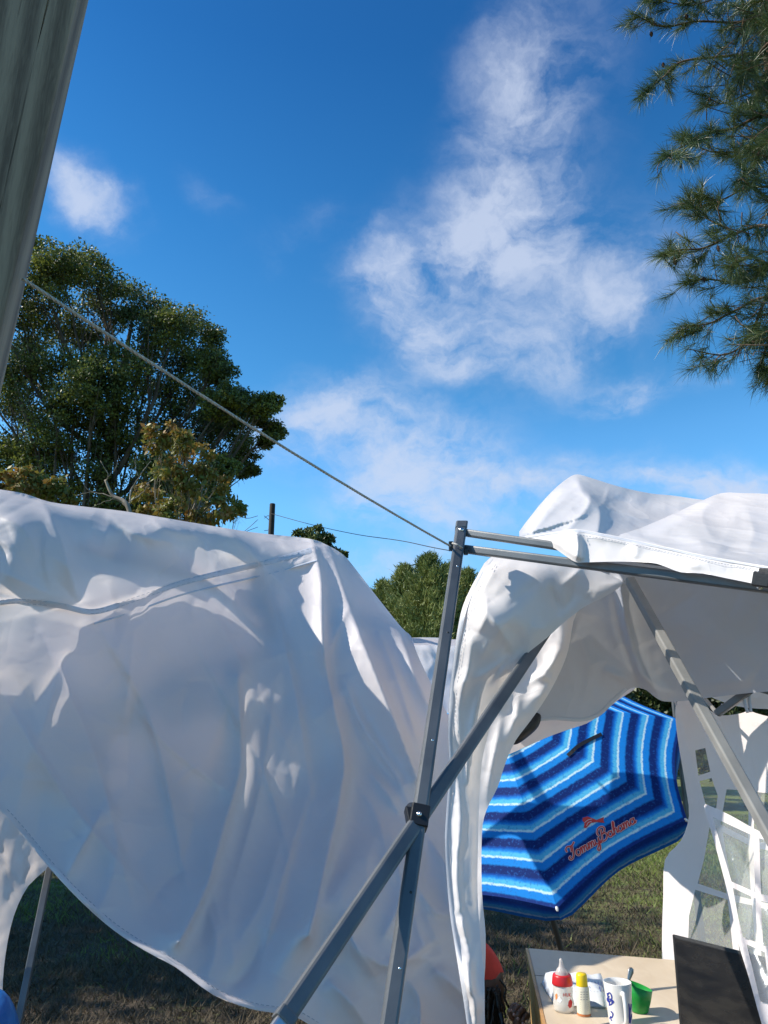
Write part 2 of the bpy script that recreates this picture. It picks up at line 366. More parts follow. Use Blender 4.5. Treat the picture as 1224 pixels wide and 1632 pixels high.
class Sheet:
    """a piece of cloth: outline given as seen in the photo, true distance from control points, folds as real relief"""
    def __init__(s, poly, ctrl, relief=None, holes=(), sp=5, sm=3, damp=22):
        s.damp = damp
        s.poly = smoothpoly(poly, sm) if sm > 1 else np.array(poly, float); s.holes = [np.array([np.array(h[i]) * (1 - t) + np.array(h[(i + 1) % len(h)]) * t for i in range(len(h)) for t in (0, .12, .5, .88)]) for h in holes]
        s.base = tps(ctrl); s.relief = relief; s.sp = sp
    def depth(s, Q):
        Q = np.asarray(Q, float).reshape(-1, 2)
        d = s.base(Q)
        if s.relief:
            k = 1
            if s.damp: e = np.clip(edge_dist(Q, s.poly) / s.damp, 0, 1); k = .3 + .7 * e * e * (3 - 2 * e)
            d = d - s.relief(Q) * k
        return d
    def pts(s, Q, off=0):
        Q = np.asarray(Q, float).reshape(-1, 2); return P(Q[:, 0], Q[:, 1], s.depth(Q) - off)
    def build(s, name, material, parent=None, regions=()):
        sp = s.sp; lo, hi = s.poly.min(0), s.poly.max(0)
        def dens(pl):
            out = []; k = len(pl)
            for i in range(k):
                a, b = pl[i], pl[(i + 1) % k]; m = max(1, int(np.linalg.norm(b - a) / sp))
                out += [a + (b - a) * t / m for t in range(m)]
            return np.array(out)
        loops = [dens(s.poly)] + [dens(h) for h in s.holes]
        gx, gy = np.meshgrid(np.arange(lo[0], hi[0], sp), np.arange(lo[1], hi[1], sp * .87)); gx = gx + (np.arange(gx.shape[0])[:, None] % 2) * sp / 2
        g = np.stack([gx.ravel(), gy.ravel()], 1); g = g[inside(g, s.poly)]; g = g[edge_dist(g, loops[0]) > sp * .5]
        for h in loops[1:]: g = g[~inside(g, h)]; g = g[edge_dist(g, h) > sp * .5]
        allp = np.vstack(loops + [g]); edges = []; b = 0
        for l in loops:
            k = len(l); edges += [(b + i, b + (i + 1) % k) for i in range(k)]; b += k
        r = geometry.delaunay_2d_cdt([Vector(p) for p in allp], edges, [], 1, 1e-4)
        Q = np.array([tuple(v) for v in r[0]]); tri = [tuple(f) for f in r[2]]
        if s.holes:
            cc = np.array([Q[list(f)].mean(0) for f in tri]); bad = np.zeros(len(cc), bool)
            for h in s.holes: bad |= inside(cc, h)
            tri = [f for f, b_ in zip(tri, bad) if not b_]
        V = s.pts(Q)
        uv = Q / 100
        o = link_mesh(name, V, [f[::-1] for f in tri], material, parent, True, uvs=uv)
        return o
    def ribbon(s, name, pts, wpx, material, parent, off=.003, n=6):
        p = bez(pts, n); T = np.gradient(p, axis=0); T /= np.linalg.norm(T, axis=1)[:, None]; N = np.stack([-T[:, 1], T[:, 0]], 1)
        k = 4; rows = [p + N * wpx * (j / (k - 1) - .5) for j in range(k)]
        V = []; m = len(p)
        for j, rr in enumerate(rows):
            o_ = off if 0 < j < k - 1 else off * .3
            V.append(s.pts(rr, o_))
        V = np.vstack(V); fcs = [(j * m + i, j * m + i + 1, (j + 1) * m + i + 1, (j + 1) * m + i) for j in range(k - 1) for i in range(m - 1)]
        return link_mesh(name, V, fcs, material, parent, True)
    def stitches(s, name, pts, material, parent, wpx=1.2, dash=5, off=.0045):
        p = bez(pts, 12); L = np.concatenate([[0], np.cumsum(np.linalg.norm(p[1:] - p[:-1], axis=1))]); mb = MB()
        for a in np.arange(0, L[-1] - dash, dash * 1.7):
            q = np.array([[np.interp(t, L, p[:, 0]), np.interp(t, L, p[:, 1])] for t in (a, a + dash)])
            mb.tube(s.pts(q, off), .0007, 4)
        o = mb.build(name, material, parent); o['kind'] = 'stuff'; return o

# ------------------------------------------------------------------ ground
def ground():
    m = bpy.data.materials.new('lawn_soil'); m.use_nodes = True; t = m.node_tree; b = t.nodes['Principled BSDF']; b.inputs['Roughness'].default_value = .95
    co = nn(t, 'ShaderNodeTexCoord')
    def noise(sc, d=6):
        n = nn(t, 'ShaderNodeTexNoise'); n.inputs['Scale'].default_value = sc; n.inputs['Detail'].default_value = d; t.links.new(co.outputs['Object'], n.inputs[0]); return n.outputs['Fac']
    r = nn(t, 'ShaderNodeValToRGB'); e = r.color_ramp.elements; e[0].position = .38; e[0].color = (.065, .045, .026, 1); e[1].position = .60; e[1].color = (.15, .19, .035, 1)
    k = e.new(.5); k.color = (.13, .14, .035, 1)
    mixv = math_n(t, 'MULTIPLY_ADD', noise(1.2), .55, math_n(t, 'MULTIPLY', noise(22), .45))
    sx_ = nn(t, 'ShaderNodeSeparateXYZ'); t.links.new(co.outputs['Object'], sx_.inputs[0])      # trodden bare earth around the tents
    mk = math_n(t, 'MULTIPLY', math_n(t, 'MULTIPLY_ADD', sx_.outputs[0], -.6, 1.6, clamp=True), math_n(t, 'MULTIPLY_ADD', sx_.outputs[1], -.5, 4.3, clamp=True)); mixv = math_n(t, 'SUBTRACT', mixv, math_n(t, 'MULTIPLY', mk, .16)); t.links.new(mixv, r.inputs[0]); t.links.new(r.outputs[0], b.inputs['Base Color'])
    bp = nn(t, 'ShaderNodeBump'); bp.inputs['Strength'].default_value = .9; bp.inputs['Distance'].default_value = .03; t.links.new(noise(40), bp.inputs['Height']); t.links.new(bp.outputs[0], b.inputs['Normal'])
    v = []; f = []
    xs = np.concatenate([[-1500, -600, -200, -80], np.linspace(-30, 30, 61), [80, 200, 600, 1500]]); ys = np.concatenate([[-1500, -400, -80], np.linspace(-20, 50, 71), [100, 200, 600, 2000]])
    for y in ys:
        for x in xs:
            z = .03 * math.sin(x * .6 + y * .35) * math.sin(y * .5) if abs(x) < 29 and 4 < y < 45 else 0
            v.append((x, y, z))
    n = len(xs)
    for j in range(len(ys) - 1):
        for i in range(n - 1): f.append((j * n + i, j * n + i + 1, (j + 1) * n + i + 1, (j + 1) * n + i))
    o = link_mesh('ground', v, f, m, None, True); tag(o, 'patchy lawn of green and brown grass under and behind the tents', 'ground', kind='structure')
    # blades
    N = 190000; y = rng.uniform(0, 1, N) ** 1.3 * 13 + 3.6; x = rng.uniform(-1, 1, N) * (y * .62 + .6)
    z = np.where((np.abs(x) < 29) & (y > 4), .03 * np.sin(x * .6 + y * .35) * np.sin(y * .5), 0)
    h = rng.uniform(.012, .06, N) * (.4 + fbm(x * 1.5, y * 1.5, 4) * 1.3); a = rng.uniform(0, 6.28, N); w = rng.uniform(.0015, .004, N) * (1 + y / 8); lean = rng.uniform(.2, 1.6, N) * h
    la = rng.uniform(0, 6.28, N)
    base = np.stack([x, y, z], 1); dx = np.stack([np.cos(a) * w, np.sin(a) * w, 0 * w], 1); tip = base + np.stack([np.cos(la) * lean, np.sin(la) * lean, h], 1)
    V = np.stack([base - dx, base + dx, tip], 1).reshape(-1, 3)
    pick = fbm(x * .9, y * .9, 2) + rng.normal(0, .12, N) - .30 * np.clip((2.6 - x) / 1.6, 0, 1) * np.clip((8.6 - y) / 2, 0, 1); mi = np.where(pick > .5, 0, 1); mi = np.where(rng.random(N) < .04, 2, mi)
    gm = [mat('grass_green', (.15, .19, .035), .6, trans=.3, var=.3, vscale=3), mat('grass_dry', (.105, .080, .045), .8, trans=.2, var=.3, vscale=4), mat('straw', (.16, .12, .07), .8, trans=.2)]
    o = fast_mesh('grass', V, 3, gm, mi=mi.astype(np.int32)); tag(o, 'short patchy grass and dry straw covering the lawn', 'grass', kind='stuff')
ground()

# ------------------------------------------------------------------ trees
def leaves(blobs, Y, dy, n_per, size, seed, sub=.34, nsub=14, aspect=.55, droop=0):
    """blobs (px,py,rpx[,w]) -> leaf quads in clumps inside each blob"""
    r = np.random.default_rng(seed); out = []; cents = []
    for bl in blobs:
        px, py, rp = bl[:3]; wgt = bl[3] if len(bl) > 3 else 1
        yy = Y + r.uniform(-dy, dy); c = P(px, py, yy); R = rp * pxm(px, py, yy); cents.append((c, R))
        k = max(5, int(nsub * wgt))
        d = r.normal(size=(k, 3)); d /= np.linalg.norm(d, axis=1)[:, None]; q = c + d * (R * r.uniform(.35, 1, (k, 1)) ** .7)
        for cc in q:
            m = int(n_per * r.uniform(.6, 1.3)); s = R * sub * r.uniform(.7, 1.25)
            dd = r.normal(size=(m, 3)); dd /= np.linalg.norm(dd, axis=1)[:, None]
            out.append(cc + dd * (s * r.uniform(.15, 1.15, (m, 1)) ** .6) * np.array([1.15, 1.15, .7]))
    c = np.vstack(out); N = len(c)
    a = r.normal(size=(N, 3)); a[:, 2] -= droop; a /= np.linalg.norm(a, axis=1)[:, None]; b = np.cross(a, r.normal(size=(N, 3))); b /= np.linalg.norm(b, axis=1)[:, None]
    L = size * r.uniform(.6, 1.25, (N, 1)); w = L * aspect
    V = np.stack([c, c + a * L * .5 + b * w * .5, c + a * L, c + a * L * .45 - b * w * .5], 1).reshape(-1, 3)
    return V, cents
def limb_tree(name, label, cat, blobs, Y, dy, base_px, trunk_r, mats, n_per, size, seed, group=None, nsub=14, sub=.34, barkm='bark', droop=0, fork=.35, shade=None):
    base = P(base_px, 1187, Y); base[2] = 0
    root = thing(name, base, label, cat, group)
    V, cents = leaves(blobs, Y, dy, n_per, size, seed, sub, nsub, droop=droop)
    N = len(V) // 4; mi = (np.random.default_rng(seed).random(N) < .35).astype(np.int32) if isinstance(mats, list) and len(mats) > 1 else None
    crown = fast_mesh('crown', V, 4, mats, root, mi=mi)
    top = max(c[2] for c, R in cents); r = np.random.default_rng(seed + 5)
    tp = [base, base + [r.uniform(-.3, .3), 0, top * .15], base + [r.uniform(-.5, .5), r.uniform(-.3, .3), top * .4], base + [r.uniform(-.8, .8), 0, top * .7], base + [r.uniform(-1, 1), 0, top * .92]]
    tp = bez(tp, 6); mb = MB(); mb.tube(tp, np.linspace(trunk_r, trunk_r * .15, len(tp)), 10); mb.build('trunk', M[barkm], root, True)
    lb = MB()
    for c, R in cents:
        i = min(len(tp) - 1, max(3, int(len(tp) * np.clip((c[2] / top) - .25, .1, .95)))); s = tp[i]
        mid = s * .55 + c * .45 + [r.uniform(-.4, .4), r.uniform(-.4, .4), -.08 * np.linalg.norm(c - s)]
        pts = bez([s, mid, c], 6) + r.normal(0, .04, (13, 3)) * trunk_r * 2; rr = trunk_r * .26
        lb.tube(pts, np.linspace(rr, rr * .22, len(pts)), 6)
        for _ in range(7):
            j = r.integers(6, 12); d = r.normal(size=3); d /= np.linalg.norm(d); e = c + d * R * 1.0
            p3 = bez([pts[j], (pts[j] + e) / 2 + r.normal(size=3) * R * .15, e], 4); lb.tube(p3, np.linspace(rr * .25, rr * .05, len(p3)), 4)
            for __ in range(3):
                q = p3[r.integers(3, 8)]; e2 = q + r.normal(size=3) * R * .35; lb.tube([q, (q + e2) / 2 + r.normal(size=3) * R * .05, e2], [rr * .08, rr * .06, rr * .03], 3)
    lb.build('limbs', M[barkm], root, True)
    return root
oak_blobs = [(60,425,42),(100,440,45),(150,440,42),(185,480,42),(90,520,50),(30,500,50),(140,520,45),(235,505,40),(280,520,45),(320,545,34),(-30,470,60),(-40,600,70),
 (310,600,42),(240,570,46),(190,590,48),(120,600,52),(50,590,52),(20,660,55),(90,670,50),(160,660,52),(330,650,42),(385,650,34),(425,650,24),(425,690,24),(365,700,40),(300,680,42),(250,650,48),
 (390,735,24),(350,750,28),(210,710,40,.7),(140,740,40,.6),(70,750,45,.7),(10,740,45),(260,760,42),(190,790,45,.8),(100,800,50),(320,790,42),(40,830,55),(200,850,50),(300,850,45),(-50,850,60),(20,600,55),(70,730,50),(150,620,50),(345,590,28),(-60,720,70),(355,640,30)]
limb_tree('oak_tree', 'large dark green oak rising behind the left tent cover, beside the wooden post', 'tree', oak_blobs, 25, 2.2, 95, .42, [M['oak'], M['oakdark']], 200, .125, 3, nsub=22, sub=.44)
limb_tree('dogwood_tree', 'small tree with yellowing orange leaves in front of the oak, above the left tent cover', 'tree',
  [(250,700,22),(280,690,20),(300,720,24),(270,745,26),(330,740,22),(350,770,18,.6),(310,775,26),(240,790,22),(280,810,24),(340,810,24),(375,815,16),(235,820,22),(320,830,24)], 15, .6, 285, .09, [M['dogwood'], M['dogwood2']], 34, .13, 11, 'yellowing small trees', nsub=11, sub=.42, barkm='palebark', droop=.8)
limb_tree('dogwood_tree', 'yellow-green bushy treetop just above the far left end of the left tent cover', 'tree',
  [(10,765,20),(45,762,20),(85,775,18),(-30,770,30),(60,790,20),(110,795,14),(20,790,20)], 15, .5, 20, .08, [M['dogwood'], M['dogwood2']], 40, .12, 12, 'yellowing small trees', nsub=11, sub=.42, barkm='palebark', droop=.8)
def added_shade_tree():  # tree added out of view to shade the ground by the tents
    r = np.random.default_rng(91); b = np.array([-9.3, 6.6, 0]); root = thing('added_shade_tree', b, 'broad leafy tree added out of view to the left to shade the ground', 'tree'); tk = bez([b, b + [.1, 0, 1.2], b + [0, .1, 2.6], b + [.1, 0, 5]], 5); mb = MB(); mb.tube(tk, np.linspace(.24, .08, len(tk)), 9); mb.build('trunk', M['bark'], root, True)
    lb = MB(); out = []
    for i in range(120):
        d = r.normal(size=3); d /= np.linalg.norm(d); c = b + [0, 0, 5.6] + d * np.array([2.9, 2.6, 3.5]) * r.uniform(.25, 1) ** .5; m = 170; out.append(c + np.clip(r.normal(0, .42, (m, 3)), -.8, .8))
        s_ = tk[r.integers(6, 15)]; lb.tube(bez([s_, (s_ + c) / 2 - [0, 0, .2], c], 4), np.linspace(.06, .01, 9), 5)
    lb.build('limbs', M['bark'], root, True); c = np.vstack(out); N = len(c); a = r.normal(size=(N, 3)); a /= np.linalg.norm(a, axis=1)[:, None]; w = np.cross(a, r.normal(size=(N, 3))); w /= np.linalg.norm(w, axis=1)[:, None]; L = r.uniform(.12, .24, (N, 1))
    fast_mesh('crown', np.stack([c, c + a * L * .5 + w * L * .3, c + a * L, c + a * L * .45 - w * L * .3], 1).reshape(-1, 3), 4, [M['oak'], M['oakdark']], root, mi=(r.random(N) < .4).astype(np.int32))
added_shade_tree()
def bare():
    root = thing('bare_tree', G(215, 1480), 'leafless pale branches poking above the tent cover between the two yellowing trees', 'bare tree'); Y = 14; b = P(215, 1187, Y); b[2] = 0
    root.location = b; mb = MB(); Z = lambda l: bez([P(x, y, Y + d) for x, y, d in l], 5)
    t = Z([(212, 1100, 0), (214, 900, 0), (205, 810, 0), (180, 790, .1), (168, 765, .1)]); t[0] = b; mb.tube(t, np.linspace(.07, .025, len(t)), 7); mb.build('trunk', M['palebark'], root, True)
    mb = MB()
    for l, r in (([(205,810,0),(185,795,.1),(150,785,.2),(120,790,.2)], .02), ([(205,810,0),(210,780,.2),(222,760,.2),(240,735,.3)], .018), ([(180,790,.1),(170,770,.1),(172,755,0),(160,735,0)], .016), ([(172,760,0),(185,745,0),(190,725,0)], .01),
                 ([(205,800,0),(228,785,.1),(240,765,.1)], .012), ([(150,785,.2),(135,775,.2),(130,760,.2)], .008), ([(222,760,.2),(215,740,.2),(220,715,.2)], .008), ([(185,795,0),(160,802,0),(140,812,0)], .01), ([(240,735,.3),(235,715,.3),(245,700,.3)], .006)):
        p = Z(l); p = p + rng.normal(0, .008, p.shape); mb.tube(p, np.linspace(r, r * .3, len(p)), 5)
    mb.build('limbs', M['palebark'], root, True)
bare()
def conifer(px, top, bot, wpx, Y, label, seed, cat='tree'):
    r = np.random.default_rng(seed); base = P(px, 1187, Y); base[2] = 0; tp = P(px, top, Y); H = tp[2]
    root = thing('cedar_tree', base, label, cat, 'cedars behind the tents'); mb = MB(); mb.tube([base, base + [0, 0, H * .5], base + [0, 0, H * .97]], [.2, .12, .02], 7); mb.build('trunk', M['bark'], root, True)
    out = []; R = wpx * pxm(px, top, Y) * 2.1
    for i in range(560):
        t = r.random() ** .9; z = H * (1 - .72 * t) ; rr = R * (.05 + t ** .75) * r.uniform(.35, 1.35); a = r.uniform(0, 6.28); s = base + [0, 0, z - .25 * rr]; e = base + np.array([math.cos(a) * rr, math.sin(a) * rr, z + .3 * rr])
        m = 75; u = r.uniform(.25, 1, (m, 1)); c = s + (e - s) * u + r.normal(0, .10 + .03 * rr, (m, 3)); out.append((c, e - s))
    cs = np.vstack([o[0] for o in out]); ds = np.vstack([np.repeat(o[1][None] / np.linalg.norm(o[1]), len(o[0]), 0) for o in out]); N = len(cs)
    a = ds + r.normal(0, .6, (N, 3)) + [0, 0, .6]; a /= np.linalg.norm(a, axis=1)[:, None]; b = np.cross(a, r.normal(size=(N, 3))); b /= np.linalg.norm(b, axis=1)[:, None]; L = r.uniform(.12, .3, (N, 1))
    V = np.stack([cs - b * L * .12, cs + b * L * .12, cs + a * L], 1).reshape(-1, 3); fast_mesh('crown', V, 3, M['cedar'], root)
for k, (px, top, w, Y, lab) in enumerate([(610, 932, 40, 37, 'leftmost green cedar of the row seen in the gap beside the tent leg'), (648, 905, 34, 36, 'second green cedar from the left in the gap beside the tent leg'), (690, 890, 46, 34, 'tallest cedar in the gap just left of the grey tent leg'),
      (752, 912, 46, 37, 'cedar seen just to the right of the grey tent leg'), (722, 905, 40, 38, 'cedar half hidden behind the top of the grey tent leg')]):
    conifer(px, top, 1015, w, Y, lab, 40 + k)
limb_tree('distant_tree', 'small distant dark treetop above the peak of the left tent cover, left of the cedars', 'tree', [(500,852,16),(480,856,12),(520,860,12),(545,884,6),(500,872,20),(530,884,12)], 42, .6, 505, .18, [M['oakdark'], M['cedar']], 80, .22, 21)
for k, (px, w, Y, lab) in enumerate([(1030, 90, 19, 'dense dark hedge tree behind the top of the striped parasol'), (1180, 100, 18, 'sunlit leafy hedge tree behind the right side wall of the tent'), (860, 100, 21, 'dense hedge tree hidden behind the middle of the tents'), (1370, 110, 19, 'rightmost hedge tree beyond the windowed side wall')]):
    bl = [(px + dx * w * .5, 1120 + dy * 36, w * .46) for dx in (-1, 0, 1) for dy in (-1, 0, 1, 2)]
    limb_tree('hedge_tree', lab, 'tree', bl, Y, .8, px, .12, [M['hedge'], M['oakdark']], 90, .14, 60 + k, 'hedge trees behind the tents', nsub=12, sub=.4)
def woods():
    r = np.random.default_rng(77); N = 60000; a = r.uniform(-2.2, 2.2, N); d = r.uniform(62, 80, N); x = d * np.sin(a); y = d * np.cos(a); hgt = 5.5 + 3.2 * fbm(a * 14, a * 0 + 3, 61); z = hgt * r.random(N) ** .7
    c = np.stack([x, y, z], 1); u = r.normal(size=(N, 3)); u /= np.linalg.norm(u, axis=1)[:, None]; v = np.cross(u, r.normal(size=(N, 3))); v /= np.linalg.norm(v, axis=1)[:, None]
    V = np.stack([c - u * .5, c + v * .35, c + u * .5, c - v * .35], 1).reshape(-1, 3); o = fast_mesh('far_woods', V, 4, [M['oakdark'], M['hedge']], mi=(r.random(N) < .4).astype(np.int32)); tag(o, 'low far woods along the horizon behind the tents', 'woods', kind='stuff')
woods()
for k, (px, w, Y, lab) in enumerate([(-120, 150, 34, 'broad tree far left beyond the oak'), (420, 120, 46, 'low distant tree hidden behind the left tent cover')]):
    bl = [(px + dx * w * .4, 1090 + dy * 40, w * .4) for dx in (-1, 0, 1) for dy in (-1, 0, 1)]
    limb_tree('distant_tree', lab, 'tree', bl, Y, .8, px, .2, [M['oakdark'], M['cedar']], 60, .3, 80 + k, 'distant trees', nsub=10, sub=.4)

# ------------------------------------------------------------------ pine
def pine():
    Y = 7.2; r = np.random.default_rng(5); tb = P(1440, 1187, Y + .4); tb[2] = 0
    root = thing('pine_tree', tb, 'long-needled pine reaching in from the top right with drooping tufts and cones', 'pine tree')
    tk = bez([tb, tb + [.05, 0, 2.5], tb + [-.05, .1, 5], tb + [0, 0, 8], tb + [.1, 0, 11]], 6); mb = MB(); mb.tube(tk, np.linspace(.22, .08, len(tk)), 12); mb.build('trunk', M['pbark'], root, True)
    br = [([(1226,34),(1165,36),(1112,34),(1055,42),(1010,22)], 0), ([(1226,87),(1142,91),(1085,99),(1055,125),(1020,152)], .2), ([(1226,182),(1169,205),(1123,213),(1085,235),(1052,256)], -.2), ([(1226,251),(1180,243),(1127,240),(1085,212)], .3),
          ([(1226,361),(1173,372),(1123,395),(1085,398),(1050,408)], 0), ([(1173,372),(1130,350),(1112,334),(1092,322)], .15), ([(1226,429),(1188,450),(1123,445),(1088,452)], .3), ([(1226,475),(1173,494),(1131,515),(1084,520)], -.1),
          ([(1226,470),(1196,532),(1158,565),(1095,556)], .2), ([(1235,494),(1222,552),(1208,590)], 0), ([(1240,300),(1190,300),(1150,318),(1120,312)], .3), ([(1230,5),(1170,-10),(1100,8),(1030,-5)], -.3), ([(1240,130),(1190,150),(1150,165),(1120,150)], .5),
          ([(1250,560),(1235,575),(1226,596)], .2), ([(1240,60),(1200,95),(1170,130)], -.4), ([(1250,200),(1215,235),(1190,280),(1172,290)], -.3), ([(1250,400),(1225,420),(1195,410),(1160,425)], -.3)]
    limbs = MB(); tufts = []; twigs = MB(); cones = []
    for l, dy in br:
        pts = [P(x, y, Y + dy + .25 * math.sin(i)) for i, (x, y) in enumerate(l)]
        if l[0][0] >= 1226:
            h = pts[0][2] - .5; k = int(np.argmin(np.abs(tk[:, 2] - h))); pts = [tk[k], (tk[k] + pts[0]) / 2 + [0, 0, .05]] + pts
        p = bez(pts, 6); n0 = 12 if l[0][0] >= 1226 else 0; limbs.tube(p, np.linspace(.028 if n0 else .014, .005, len(p)), 6)
        out = p[-1] - p[n0]; out /= np.linalg.norm(out); tufts.append((p[-1], out)); tufts.append((p[-3], out)); 
        for i in range(n0 + 1, len(p) - 1):
            for _ in range(1):
                d = out * .7 + r.normal(0, .55, 3) + [0, 0, -.12]; d /= np.linalg.norm(d); Lg = r.uniform(.10, .30); q = p[i] + d * Lg
                tw = bez([p[i], p[i] + d * Lg * .5 + r.normal(0, .02, 3), q], 3); twigs.tube(tw, np.linspace(.006, .003, len(tw)), 4)
                d2 = d + [0, 0, .25]; d2 /= np.linalg.norm(d2); tufts.append((q, d2))
                if r.random() < .35: tufts.append((tw[3], d2))
    # dense inner growth near the trunk side
    for _ in range(330):
        x = 1250 - abs(r.normal(0, 50)); y = r.choice([r.uniform(-20, 260), r.uniform(300, 560), r.uniform(0, 150)]); q = P(x, y, Y + r.uniform(-.3, .9)); d = r.normal(0, 1, 3) + [-.8, 0, 0]; d /= np.linalg.norm(d); tufts.append((q, d)); twigs.tube([q - d * .35 + [.1, 0, 0], q - d * .15, q], [.008, .006, .004], 4)
    for _ in range(26):  # fine bare twigs low at the edge
        x = r.uniform(1150, 1230); y = r.uniform(500, 580); q = P(x, y, Y + r.uniform(-.2, .4)); e = q + np.array([r.uniform(.1, .5), 0, r.uniform(.0, .35)]); twigs.tube(bez([e, (e + q) / 2 + r.normal(0, .04, 3), q], 4), .004, 4, False)
    limbs.build('limbs', M['pbark'], root, True); twigs.build('twigs', M['pbark'], root, True)['kind'] = 'stuff'
    V = []
    for q, d in tufts:
        n = int(r.uniform(45, 80)); u = r.normal(0, .62, (n, 3)) + d; u /= np.linalg.norm(u, axis=1)[:, None]; L = r.uniform(.13, .24, (n, 1)); st = q - d * r.uniform(-.02, .14, (n, 1)); b = np.cross(u, r.normal(size=(n, 3))); b /= np.linalg.norm(b, axis=1)[:, None]
        w = .0019; mid = st + u * L * .6 + [0, 0, -.004]; tip = st + u * L + np.array([0, 0, -1]) * L * .13
        V.append(np.stack([st - b * w, st + b * w, mid + b * w * .9, mid - b * w * .9], 1).reshape(-1, 3)); V.append(np.stack([mid - b * w * .9, mid + b * w * .9, tip + b * w * .2, tip - b * w * .2], 1).reshape(-1, 3))
    fast_mesh('needles', np.vstack(V), 4, M['needle'], root)
    def cone(c, s):
        mb = MB(); n = 60
        for i in range(n):
            t = i / n; a = i * 2.4; rr = s * .45 * math.sin(math.pi * (.12 + .82 * t)) ; z = s * (1 - 2 * t) * .9; o = np.array([math.cos(a), math.sin(a), 0]); s2 = np.array([-math.sin(a), math.cos(a), 0]); b = np.array(c) + [0, 0, z] + o * rr * .4; e = np.array(c) + o * rr * 1.15 + [0, 0, z - s * .13]
            mb.add([b - s2 * s * .06, b + s2 * s * .06, e + s2 * s * .12, e - s2 * s * .12, e - o * s * .05 + [0, 0, s * .1]], [(0, 1, 2, 3), (3, 2, 4), (0, 3, 4), (1, 4, 2)])
        mb.lathe(c, [(0.001, -s * .9), (s * .25, -s * .6), (s * .33, 0), (s * .22, s * .6), (.001, s * .9)], 10); mb.build('pine_cone', M['cone'], root)
    for x, y, s in [(1038,54,.045),(1094,26,.045),(1057,103,.04),(1078,247,.04),(1076,416,.06),(1145,396,.045),(1085,265,.03),(1122,445,.04),(1012,28,.04),(1131,158,.03)]: cone(P(x, y, Y - .05), s)
pine()

# ------------------------------------------------------------------ utility pole and wires
def pole():
    Y = 30; b = P(416, 1187, Y); b[2] = 0; t = P(417, 803, Y); root = thing('utility_pole', b, 'dark timber utility pole with its top showing above the left tent cover', 'utility pole')
    mb = MB(); mb.lathe(b, [(.15, 0), (.14, t[2] * .5), (.12, t[2] - .02), (.11, t[2]), (.001, t[2] + .005)], 12); mb.build('post', M['ptimber'], root, True)
    mb = MB()
    for l in ([(421,822),(432,830),(436,818),(430,842),(421,846)], [(411,822),(395,826),(380,822)], [(411,828),(400,838),(388,848)], [(411,840),(395,846),(384,852)], [(421,826),(428,822),(434,832)]): mb.tube(bez([P(x, y, Y) for x, y in l], 5), .012, 4)
    mb.build('loose_wires', M['wire'], root)
    mb = MB(); p = bez([P(430, 818, Y), P(500, 837, Y - 3), P(570, 852, Y - 6), P(640, 862, Y - 9), P(745, 882, Y - 12), P(1100, 930, Y - 14)], 8); mb.tube(p, .011, 4); o = mb.build('overhead_wire', M['wire']); tag(o, 'thin dark overhead wire sagging from the utility pole towards the tent corner', 'wire')
pole()

# ------------------------------------------------------------------ wooden post and rope
def wood_mat(name, c1, c2, ang=0, scale=(30, 30, 1.2), rough=.85):
    m = bpy.data.materials.new(name); m.use_nodes = True; t = m.node_tree; b = t.nodes['Principled BSDF']; b.inputs['Roughness'].default_value = rough
    co = nn(t, 'ShaderNodeTexCoord'); mp = nn(t, 'ShaderNodeMapping'); mp.inputs['Scale'].default_value = scale; t.links.new(co.outputs['Object'], mp.inputs[0])
    n0 = nn(t, 'ShaderNodeTexNoise'); n0.inputs['Scale'].default_value = 1.0; n0.inputs['Detail'].default_value = 3; t.links.new(mp.outputs[0], n0.inputs[0])
    n1 = nn(t, 'ShaderNodeTexNoise'); n1.inputs['Scale'].default_value = 3.5; n1.inputs['Detail'].default_value = 8; n1.inputs['Distortion'].default_value = 1.2; t.links.new(mp.outputs[0], n1.inputs[0])
    wv = nn(t, 'ShaderNodeTexWave', bands_direction='X'); wv.inputs['Scale'].default_value = .12; wv.inputs['Distortion'].default_value = 6; wv.inputs['Detail'].default_value = 3; t.links.new(mp.outputs[0], wv.inputs[0])
    v = math_n(t, 'MULTIPLY_ADD', n1.outputs['Fac'], .6, math_n(t, 'MULTIPLY', wv.outputs['Fac'], .4))
    r = nn(t, 'ShaderNodeValToRGB'); r.color_ramp.elements[0].position = .25; r.color_ramp.elements[1].position = .7; r.color_ramp.elements[0].color = (*c1, 1); r.color_ramp.elements[1].color = (*c2, 1)
    t.links.new(v, r.inputs[0]); t.links.new(r.outputs[0], b.inputs['Base Color'])
    bp = nn(t, 'ShaderNodeBump'); bp.inputs['Strength'].default_value = .5; bp.inputs['Distance'].default_value = .003; t.links.new(v, bp.inputs['Height']); t.links.new(bp.outputs[0], b.inputs['Normal'])
    return m
M['post'] = wood_mat('weathered_grey_timber', (.15, .105, .068), (.36, .265, .175), scale=(75, 75, 4))
M['plywood'] = wood_mat('pale_plywood', (.50, .40, .28), (.62, .52, .39), scale=(6, 2, 6), rough=.5)
M['ply_edge'] = wood_mat('orange_varnished_timber', (.42, .22, .07), (.60, .36, .13), scale=(14, 14, 2), rough=.45)
